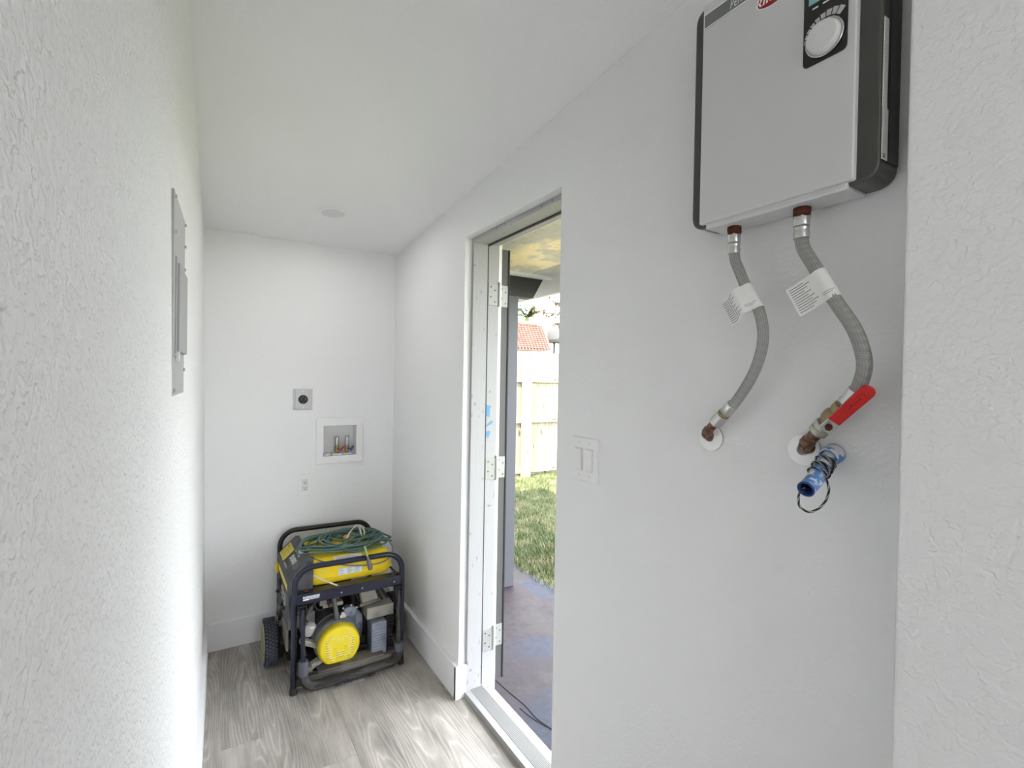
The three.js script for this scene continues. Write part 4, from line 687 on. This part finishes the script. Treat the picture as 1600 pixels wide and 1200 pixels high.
  solo('packing_strap', 'flat pale plastic strap slanting across the front of the fuel tank', 'strap', [strip(P3([[0.40, 0.548, -2.535], [0.44, 0.517, -2.528], [0.495, 0.484, -2.515], [0.540, 0.466, -2.485]]), 0.012)], cream);
}

// ---------------------------------------------------------------- outdoors
const GY = -0.05;
// painted slab: purplish brown with blotches and cracks
const slabMap = dataTex(1024, 1024, (x, y) => { const n = nC(x * 8, y * 8) * 0.45 + nA(x * 28, y * 28) * 0.3 + nB(x * 96, y * 96) * 0.25, k = sstep(0.3, 0.7, n), f = nD(x * 256, y * 256) > 0.965 && nA(x * 17, y * 17) > 0.5 ? 0.14 : 0, b = sstep(0.5, 0.72, nC(x * 6 + 9, y * 6 + 3)); return [0.165 + 0.05 * k - 0.03 * b + f, 0.135 + 0.05 * k + 0.012 * b + f, 0.155 + 0.06 * k + 0.05 * b + f]; }, true);
const slabRough = dataTex(512, 512, (x, y) => 0.44 + 0.12 * sstep(0.3, 0.7, nC(x * 8, y * 8) * 0.5 + nA(x * 28, y * 28) * 0.5));
struct('patio', box(XO, 2.185, -0.25, GY, -9, 3.2), new THREE.MeshPhysicalMaterial({ map: rep(slabMap, 0.5), roughnessMap: rep(slabRough, 0.5), roughness: 1, specularIntensity: 0.45 }));
{ const cm = std(lin(0.02, 0.02, 0.02), 0.9); struct('patio_crack', [tube(P3([[1.262, GY + 0.001, -2.17], [1.272, GY + 0.001, -2.05], [1.285, GY + 0.001, -1.93], [1.283, GY + 0.001, -1.83], [1.300, GY + 0.001, -1.74], [1.31, GY + 0.001, -1.62]]), 0.0022, 40, 6), tube(P3([[1.255, GY + 0.001, -1.93], [1.265, GY + 0.001, -1.85], [1.292, GY + 0.001, -1.76]]), 0.0018, 20, 6)], cm); }
struct('lawn', box(2.15, 14, -0.3, GY - 0.015, -10, 4), std(lin(0.10, 0.105, 0.045), 0.95));
struct('ground', box(-40, 60, -0.6, -0.3, -70, 40), std(lin(0.13, 0.14, 0.07), 0.95));
{ // grass blades
  seed = 4242; const W = [], blade = new THREE.BufferGeometry();
  blade.setAttribute('position', new THREE.Float32BufferAttribute([-0.0026, 0, 0, 0.0026, 0, 0, -0.0019, 0.022, 0.004, 0.0019, 0.022, 0.004, 0, 0.042, 0.014], 3)); blade.setIndex([0, 1, 2, 1, 3, 2, 2, 3, 4]); blade.computeVertexNormals();
  const N = 95000, im = new THREE.InstancedMesh(blade, std(0xffffff, 0.7, 0, { side: THREE.DoubleSide }), N), m = new THREE.Matrix4(), q = new THREE.Quaternion(), e = new THREE.Euler(), col = new THREE.Color();
  for (let i = 0; i < N; i++) {
    const x = 2.14 + Math.pow(rnd(), 0.9) * 3.3, z = -6.7 + rnd() * 4.9, pat = nC(x * 3, z * 3), pat2 = nA(x * 9, z * 9);
    e.set(rr(-0.5, 0.5), rr(0, 6.28), rr(-0.5, 0.5)); q.setFromEuler(e); const s = rr(0.6, 1.35) * (0.7 + 0.6 * pat);
    m.compose(V(x, GY - 0.014, z), q, V(s * 1.1, s, s)); im.setMatrixAt(i, m);
    const dry = sstep(0.5, 0.8, pat2 + rr(-0.25, 0.25)); col.setRGB(0.075 + 0.13 * dry + rr(0, 0.025), 0.10 + 0.09 * dry + rr(0, 0.03), 0.045 + 0.07 * dry); im.setColorAt(i, col);
  }
  im.name = 'grass'; im.userData = { label: 'short patchy green lawn between the patio and the wooden fence', category: 'grass', kind: 'stuff' }; scene.add(im);
}
// outside wall continues past the room
struct('wall_outside', box(1.02, XO, -0.25, 2.5, -7.5, ZB - 0.165), std(lin(0.72, 0.72, 0.70), 0.8));
// porch roof with a boarded soffit, shade and warm glow painted into its colour
{
  // one tile = 2 m; painted shade greys the house wall side, painted warm glow beyond, plus stains
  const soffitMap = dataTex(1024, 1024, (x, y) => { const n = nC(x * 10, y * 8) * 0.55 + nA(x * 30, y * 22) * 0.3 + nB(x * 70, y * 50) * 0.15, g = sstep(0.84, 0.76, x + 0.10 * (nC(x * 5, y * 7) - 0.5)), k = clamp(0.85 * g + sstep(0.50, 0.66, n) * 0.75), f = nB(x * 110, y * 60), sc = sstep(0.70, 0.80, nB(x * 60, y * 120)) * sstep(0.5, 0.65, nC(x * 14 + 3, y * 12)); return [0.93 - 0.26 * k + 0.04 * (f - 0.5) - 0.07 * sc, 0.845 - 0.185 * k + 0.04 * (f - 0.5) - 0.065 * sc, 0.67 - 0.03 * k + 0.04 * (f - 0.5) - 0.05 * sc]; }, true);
  const r = structGroup('porch_roof');
  part('soffit', [box(XO, 2.2, 2.262, 2.282, -4.6, 2.9)], new THREE.MeshStandardMaterial({ map: rep(soffitMap, 0.5), roughness: 0.35 }), r, 'cream stained soffit with painted shade');
  part('roof_deck', [box(XO, 2.26, 2.285, 2.37, -4.62, 2.95)], std(lin(0.22, 0.2, 0.19), 0.9), r);
  part('fascia', [rbox(2.2, 2.235, 2.132, 2.36, -4.6, 2.9, 0.003)], std(lin(0.55, 0.53, 0.5), 0.6), r, 'pale fascia board');
  part('soffit_trim', [rbox(XO, 2.2, 2.243, 2.262, -3.10, -3.03, 0.002)], std(lin(0.6, 0.6, 0.6), 0.6), r);
  const beamMat = std(lin(0.018, 0.018, 0.02), 0.6, 0, { bumpMap: rep(paintBump, 3, 12), bumpScale: 0.002 });
  const s = new THREE.Shape([[XO, 2.10], [2.075, 2.10], [2.160, 2.243], [XO, 2.243]].map(([a, b]) => new THREE.Vector2(a, b)));
  const g = new THREE.ExtrudeGeometry(s, { depth: 0.09, bevelEnabled: true, bevelSize: 0.003, bevelThickness: 0.003, bevelSegments: 1 }); g.translate(0, 0, -3.20);
  part('beam', boxUV(g), beamMat, r, 'dark grey timber beam');
  const c = struct('porch_column', [rbox(1.855, 1.947, GY, 2.10, -3.20, -3.108, 0.004)], std(lin(0.075, 0.078, 0.092), 0.6));
}
// ---------------------------------------------------------------- wooden fence
{
  seed = 99;
  const t = thing('wooden_fence', 'sunlit pale wooden picket fence with posts and three rails across the lawn', 'fence', V(4.6, GY, -6.6));
  const woodTex = (sd) => dataTex(64, 512, (x, y) => { const a = makeNoiseC(sd), g = a(x * 14, y * 3), f = a(x * 40 + 9, y * 10), kn = sstep(0.86, 0.95, a(x * 5 + 3, y * 9 + sd)); const v = 0.64 - 0.10 * g - 0.09 * f - 0.30 * kn; return [v, v * 0.95, v * 0.81 - 0.05 * kn]; }, true);
  const mats = [3, 11, 19].map((s) => std(0xffffff, 0.8, 0, { map: woodTex(s) }));
  const fit = (g, x0, y0, w, h) => { const p = g.attributes.position, uv = g.attributes.uv; for (let i = 0; i < p.count; i++) uv.setXY(i, (p.getX(i) - x0) / w, (p.getY(i) - y0) / h); return g; };
  const PW = 0.1405; let i = 0;
  for (let x = 2.72; x < 6.6; x += PW, i++) {
    const h = 1.96 + rr(-0.012, 0.012), w = PW - rr(0.004, 0.009), y0 = GY + rr(0.0, 0.02), c = 0.028;
    const s = new THREE.Shape([[0, 0], [w, 0], [w, h - c], [w - c, h], [c, h], [0, h - c]].map(([a, b]) => new THREE.Vector2(a, b)));
    const g = new THREE.ExtrudeGeometry(s, { depth: 0.016, bevelEnabled: false }); g.translate(x, y0, -6.616);
    part('picket', fit(g, x, y0, w, h), mats[i % 3], t);
  }
  for (const [a, b] of [[1.435, 1.525], [0.79, 0.88], [-0.005, 0.085]]) for (const [x0, x1] of [[2.72, 4.30], [4.302, 6.6]]) {
    const g = rbox(x0, x1, a, b, -6.6, -6.562, 0.003, 1), p = g.attributes.position, uv = g.attributes.uv; for (let k = 0; k < p.count; k++) uv.setXY(k, (p.getY(k) - a) / 0.09, (p.getX(k) - x0) / 1.6);
    part('rail', g, mats[(x0 > 4 ? 1 : 0)], t);
  }
  for (const x of [4.265, 6.45]) { const g = rbox(x - 0.064, x + 0.064, GY - 0.05, 1.715, -6.565, -6.465, 0.004, 1); part('post', fit(g, x - 0.07, GY, 0.14, 1.8), mats[0], t); }
}
function makeNoiseC(sd) { return makeNoiseC.m?.[sd] ?? ((makeNoiseC.m ??= {})[sd] = makeNoise(64, 200 + sd)); }
// ---------------------------------------------------------------- neighbouring house with a tiled roof
{
  const t = thing('neighbour_house', 'flat topped white house with a steep red barrel tile roof edge behind the fence', 'house', V(8.2, GY, -15));
  part('wall', [box(3.6, 9.15, GY - 0.2, 2.42, -19, -13.25)], std(lin(0.72, 0.70, 0.66), 0.85), t);
  const x0 = 3.2, x1 = 9.35, zE = -13.0, yE = 2.44, zR = -13.5, yR = 3.25, cols = 52, rows = 12, P = [], C = [], I = [];
  seed = 5; const sl = V(0, yR - yE, zR - zE), nrm = V(0, -sl.z, sl.y).normalize();
  const cw = (x1 - x0) / cols;
  for (let r = 0; r < rows; r++) for (let c = 0; c < cols; c++) {
    const tone = rr(0.8, 1.15), b = P.length / 3, f0 = r / rows, f1 = (r + 1) / rows + 0.012; 
    for (let e = 0; e < 2; e++) for (let k = 0; k <= 6; k++) { const a = k / 6, hgt = 0.034 * Math.sin(a * Math.PI) + (e ? 0 : 0.028), f = e ? f1 : f0; const q = V(x0 + (c + a) * cw, yE, zE).addScaledVector(sl, f).addScaledVector(nrm, hgt); P.push(q.x, q.y, q.z); C.push(0.15 * tone, 0.062 * tone, 0.05 * tone); }
    for (let k = 0; k < 6; k++) I.push(b + k, b + k + 1, b + k + 7, b + k + 1, b + k + 8, b + k + 7);
    const m = P.length / 3; for (let k = 0; k <= 6; k++) { const a = k / 6; const q = V(x0 + (c + a) * cw, yE, zE).addScaledVector(sl, f0).addScaledVector(nrm, -0.004); P.push(q.x, q.y, q.z); C.push(0.05 * tone, 0.016 * tone, 0.012 * tone); }
    for (let k = 0; k < 6; k++) I.push(m + k, m + k + 1, b + k, m + k + 1, b + k + 1, b + k);
  }
  const g = new THREE.BufferGeometry(); g.setAttribute('position', new THREE.Float32BufferAttribute(P, 3)); g.setAttribute('color', new THREE.Float32BufferAttribute(C, 3)); g.setIndex(I); g.computeVertexNormals(); g.translate(-8.2, -GY, 15);
  const tiles = new THREE.Mesh(g, std(0xffffff, 0.8, 0, { vertexColors: true, side: THREE.DoubleSide })); tiles.name = 'roof_tile'; tiles.userData.kind = 'stuff'; t.add(tiles);
  const deck = new THREE.Shape([[zE, yE - 0.02], [zR, yR - 0.02], [zR - 5, yR - 0.02], [zR - 5, yE - 0.06], [zE, yE - 0.06]].map(([a, b]) => new THREE.Vector2(-a, b)));
  const dg = new THREE.ExtrudeGeometry(deck, { depth: 6.0, bevelEnabled: false }); dg.rotateY(Math.PI / 2); dg.translate(3.25, 0, 0); part('roof_deck', dg, std(lin(0.3, 0.09, 0.06), 0.9), t);
  const caps = []; for (let i = 0; i < 19; i++) caps.push(cyl(V(x0 + i * 0.31, yR + 0.01, zR), V(x0 + i * 0.31 + 0.33, yR + 0.025, zR), 0.075, 0.085, 10));
  for (let i = 0; i < 5; i++) caps.push(cyl(V(x1 + 0.02, yE + 0.02, zE).lerp(V(x1 + 0.02, yR + 0.01, zR), (i + 1.05) / 5), V(x1 + 0.02, yE + 0.02, zE).lerp(V(x1 + 0.02, yR + 0.01, zR), i / 5), 0.05, 0.042, 10));
  part('ridge_tile', caps, std(lin(0.24, 0.10, 0.075), 0.8), t).userData.kind = 'stuff';
  const ends = []; for (let c = 0; c < cols - 1; c++) ends.push(cyl(V(x0 + (c + 0.5) * cw, yE + 0.012, zE + 0.0), V(x0 + (c + 0.5) * cw, yE + 0.012, zE + 0.012), 0.028, 0.028, 8));
  part('tile_end', ends, std(lin(0.5, 0.45, 0.41), 0.8), t).userData.kind = 'stuff';
  part('eave_board', [box(x0, x1, yE - 0.06, yE - 0.012, zE - 0.02, zE + 0.01)], std(lin(0.12, 0.09, 0.08), 0.8), t);
}
{ // grey rooftop unit seen beside the tiled roof
  const t = thing('air_conditioner', 'pale grey boxed unit on a dark stand beside the tiled roof', 'air conditioner', V(9.96, GY, -13.3));
  part('cabinet', [rbox(9.66, 10.34, 2.80, 3.34, -13.6, -12.98, 0.01)], std(lin(0.085, 0.09, 0.093), 0.6), t);
  part('stand', [rbox(9.62, 10.37, 2.70, 2.80, -13.62, -12.95, 0.01), box(9.7, 9.76, GY, 2.7, -13.3, -13.24), box(10.15, 10.21, GY, 2.7, -13.3, -13.24)], std(lin(0.03, 0.03, 0.03), 0.7), t);
}
{ // small palm behind the roof
  seed = 31; const c = V(11.72, 3.95, -18);
  const t = thing('palm_tree', 'yellow green palm crown showing above the tiled roof', 'palm tree', V(c.x, GY, c.z));
  part('trunk', [cyl(V(c.x, GY, c.z), V(c.x, c.y, c.z), 0.11, 0.08, 12)], std(lin(0.3, 0.27, 0.2), 0.9), t);
  const gm = [std(lin(0.045, 0.075, 0.016), 0.6, 0, { side: THREE.DoubleSide }), std(lin(0.10, 0.13, 0.025), 0.6, 0, { side: THREE.DoubleSide })];
  part('crownshaft', [lathe([[0.09, 0], [0.12, 0.1], [0.08, 0.45], [0, 0.5]], V(c.x, c.y - 0.2, c.z), V(0, 1, 0), 14)], gm[1], t);
  for (let f = 0; f < 22; f++) {
    const az = f / 16 * 6.283 + rr(-0.2, 0.2), el = rr(0.5, 1.35), L = rr(0.75, 1.15), P = [], I = []; const dx = Math.cos(az), dz = Math.sin(az);
    for (let i = 0; i <= 14; i++) { const s = i / 14, r = s * L * Math.cos(el) * 1.1, y = c.y + 0.2 + s * L * Math.sin(el) - 0.5 * s * s * L * 0.9, w = 0.24 * Math.sin(Math.PI * Math.min(1, s * 0.9 + 0.1)); for (const sd of [-1, 1]) { const b = P.length / 3; const px = c.x + dx * r, pz = c.z + dz * r; P.push(px, y, pz, px + dx * 0.09, y, pz + dz * 0.09, px + dx * w * 0.5 - dz * sd * w, y - w * 0.45, pz + dz * w * 0.5 + dx * sd * w); I.push(b, b + 1, b + 2); } }
    const g = new THREE.BufferGeometry(); g.setAttribute('position', new THREE.Float32BufferAttribute(P, 3)); g.setIndex(I); g.computeVertexNormals(); part('frond', boxUV(g), gm[f % 2], t);
  }
}
{ // tree with sparse russet leaves, its branches reaching in from the right
  seed = 58; const base = V(8.6, GY, -9.2);
  const t = thing('tree', 'tree with sparse russet leaves on bare branches beyond the fence', 'tree', base.clone());
  const bark = std(lin(0.06, 0.045, 0.035), 0.9), P = [], I = [], C = [];
  part('trunk', [tube([base.clone(), V(8.55, 1.2, -9.2), V(8.35, 2.2, -9.15), V(8.2, 2.7, -9.1)], 0.09, 24, 10)], bark, t);
  const br = [[[8.3, 2.4, -9.13], [7.6, 2.80, -9.05], [6.9, 2.93, -9.0], [6.05, 2.97, -9.0]], [[8.2, 2.6, -9.1], [7.6, 3.0, -9.05], [6.9, 3.12, -9.0], [6.5, 3.24, -9.0]], [[8.2, 2.7, -9.1], [8.3, 3.3, -9.2], [7.9, 3.9, -9.2], [7.5, 4.3, -9.2]], [[8.3, 2.4, -9.13], [9.0, 3.0, -9.3], [9.5, 3.6, -9.4]], [[7.6, 2.80, -9.05], [7.0, 2.75, -8.95], [6.55, 2.72, -8.9]]];
  for (const b of br) {
    const pts = P3(b), cv = new THREE.CatmullRomCurve3(pts); part('branch', [new THREE.TubeGeometry(cv, 24, 0.014, 6)], bark, t);
    for (let k = 0; k < 120; k++) { const s = Math.pow(rnd(), 0.75), q = cv.getPoint(s).add(V(rr(-0.09, 0.09), rr(-0.08, 0.09), rr(-0.09, 0.09))), a = V(rr(-1, 1), rr(-1, 1), rr(-1, 1)).normalize().multiplyScalar(rr(0.03, 0.06)), d = V(rr(-1, 1), rr(-1, 1), rr(-1, 1)).normalize().multiplyScalar(rr(0.018, 0.036)), i = P.length / 3; for (const v of [q.clone().sub(a), q.clone().add(d), q.clone().add(a), q.clone().sub(d)]) { P.push(v.x, v.y, v.z); const r = rnd(); C.push(0.05 + 0.045 * r, 0.028 + 0.02 * r, 0.017); } I.push(i, i + 1, i + 2, i, i + 2, i + 3); }
  }
  const g = new THREE.BufferGeometry(); g.setAttribute('position', new THREE.Float32BufferAttribute(P, 3)); g.setAttribute('color', new THREE.Float32BufferAttribute(C, 3)); g.setIndex(I); g.computeVertexNormals(); g.translate(-base.x, -base.y, -base.z);
  const m = new THREE.Mesh(g, std(0xffffff, 0.7, 0, { vertexColors: true, side: THREE.DoubleSide })); m.name = 'foliage'; m.userData.kind = 'stuff'; t.add(m);
}

scene.traverse((o) => { if (o.isMesh) { o.castShadow = true; o.receiveShadow = true; } if (o.isDirectionalLight) o.castShadow = true; });
renderer.render(scene, camera);
